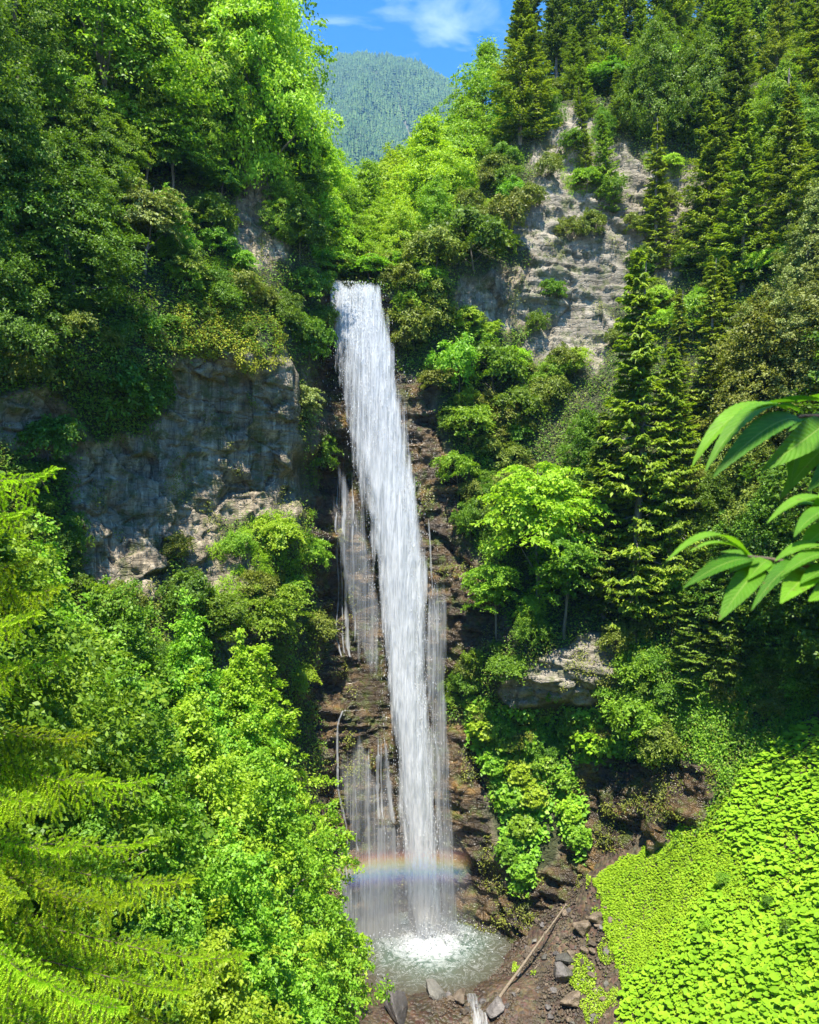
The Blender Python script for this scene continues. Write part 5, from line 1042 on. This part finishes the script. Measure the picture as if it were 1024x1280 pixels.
def rainbow():
    # bow of 42 degrees round the point opposite the sun, where it crosses the spray
    m, nt, out = nmat('rainbow_spray'); tc = N(nt, 'ShaderNodeTexCoord'); s = N(nt, 'ShaderNodeSeparateXYZ', {0: tc.outputs['Object']})
    h = math_(nt, 'SUBTRACT', s.outputs[2], math_(nt, 'SUBTRACT', math_(nt, 'MULTIPLY', s.outputs[0], .05), math_(nt, 'MULTIPLY', math_(nt, 'MULTIPLY', s.outputs[0], s.outputs[0]), .011)))
    f = math_(nt, 'ADD', math_(nt, 'MULTIPLY', h, 1/2.3), .5)
    col = ramp(nt, f, [(.0, (0, 0, 0)), (.14, (.14, .08, .34)), (.28, (.06, .18, .9)), (.42, (.06, .62, .40)), (.56, (.70, .70, .05)), (.70, (.95, .40, .04)), (.84, (.50, .09, .05)), (1., (0, 0, 0))])
    fx = ramp(nt, math_(nt, 'ABSOLUTE', math_(nt, 'MULTIPLY', s.outputs[0], 1/5.6)), [(.45, 1.), (1., 0.)])
    fy = ramp(nt, math_(nt, 'ABSOLUTE', math_(nt, 'MULTIPLY', s.outputs[1], 1/1.4)), [(.3, 1.), (1., 0.)])
    d = math_(nt, 'MULTIPLY', math_(nt, 'MULTIPLY', fx, fy), RB_D)
    pv = N(nt, 'ShaderNodeVolumePrincipled', {'Color': col, 'Density': d}); 
    sc_ = N(nt, 'ShaderNodeVolumeScatter', {'Color': col, 'Density': d, 'Anisotropy': 0.})
    nt.links.new(sc_.outputs[0], out.inputs[1])
    nx = 33; xs = np.linspace(-5.6, 5.6, nx); V = []; 
    for x in xs:
        z = .05*x-.011*x*x
        V += [(x, -1.4, z-1.8), (x, 1.4, z-1.8), (x, 1.4, z+1.8), (x, -1.4, z+1.8)]
    F = [(4*i+a, 4*i+(a+1) % 4, 4*i+4+(a+1) % 4, 4*i+4+a) for i in range(nx-1) for a in range(4)]+[(3, 2, 1, 0), (4*nx-4, 4*nx-3, 4*nx-2, 4*nx-1)]
    o = link('rainbow', mesh_np('rainbow', V, F, m), None, P(500, 1084, 61.6)); tag(o, 'faint rainbow band across the spray near the foot of the waterfall', 'rainbow')
RB_D = .8
rainbow()

# ---------------------------------------------------------------- air, sky, sun, camera
m, nt, out = nmat('haze_air'); pv = N(nt, 'ShaderNodeVolumePrincipled', {'Color': (.26, .56, 1., 1), 'Density': 1.15e-4, 'Anisotropy': 0.}); nt.links.new(pv.outputs[0], out.inputs[1])
hv = [(x, y, z) for z in (-8, 1850) for y in (-90, 4100) for x in (-5500, 5500)]
tag(link('haze', mesh_np('haze', hv, [(0, 2, 3, 1), (4, 5, 7, 6), (0, 1, 5, 4), (2, 6, 7, 3), (0, 4, 6, 2), (1, 3, 7, 5)], m)), 'thin blue haze filling the valley air', 'haze', kind='stuff')

w = bpy.data.worlds.new('World'); sc.world = w; w.use_nodes = True; nt = w.node_tree; nt.nodes.clear()
out = nt.nodes.new('ShaderNodeOutputWorld'); bg = nt.nodes.new('ShaderNodeBackground'); sky = nt.nodes.new('ShaderNodeTexSky'); sky.sky_type = 'NISHITA'; sky.sun_disc = False
sky.sun_elevation = SUN_EL; sky.sun_rotation = math.pi+SUN_AZ; sky.altitude = 1200; sky.air_density = 1.; sky.dust_density = .2; sky.ozone_density = 3.
tc = nt.nodes.new('ShaderNodeTexCoord')
hs = N(nt, 'ShaderNodeHueSaturation', {'Color': sky.outputs[0], 'Saturation': 1.36, 'Value': .95})
cn = N(nt, 'ShaderNodeTexNoise', {'Vector': N(nt, 'ShaderNodeMapping', {'Vector': tc.outputs['Generated'], 'Scale': (3., 2., 11.), 'Rotation': (0, .5, 0)}).outputs[0], 'Scale': 1.6, 'Detail': 6., 'Roughness': .55, 'Distortion': .6}).outputs[0]
cm = math_(nt, 'MULTIPLY', ramp(nt, cn, [(.56, 0.), (.85, 1.)]), .4)
c = mixc(nt, cm, hs.outputs[0], (7.5, 8.2, 9.2))
nt.links.new(c, bg.inputs[0]); bg.inputs[1].default_value = .14; nt.links.new(bg.outputs[0], out.inputs[0])

sl_ = bpy.data.lights.new('sun', 'SUN'); sl_.energy = 4.2; sl_.angle = math.radians(.5); sl_.color = (1, .94, .82)
so = link('sun', sl_); so.rotation_euler = Vector(TOSUN).to_track_quat('Z', 'Y').to_euler()
cam = bpy.data.cameras.new('camera'); cam.sensor_fit = 'VERTICAL'; cam.sensor_height = 36; cam.lens = 36*FPX/1280; cam.clip_start = .05; cam.clip_end = 20000; cam.dof.use_dof = True; cam.dof.focus_distance = 62; cam.dof.aperture_fstop = 9
co = link('camera', cam, None, (0, 0, CZ)); co.rotation_euler = (math.pi/2, 0, 0); sc.camera = co
sc.view_settings.view_transform = 'Standard'; sc.view_settings.look = 'None'; sc.view_settings.gamma = 1; sc.view_settings.exposure = 1.45
cy_ = sc.cycles; cy_.max_bounces = 7; cy_.diffuse_bounces = 3; cy_.glossy_bounces = 2; cy_.transmission_bounces = 4; cy_.volume_bounces = 0; cy_.transparent_max_bounces = 14
cy_.caustics_reflective = False; cy_.caustics_refractive = False; cy_.use_denoising = True; cy_.sample_clamp_indirect = 4
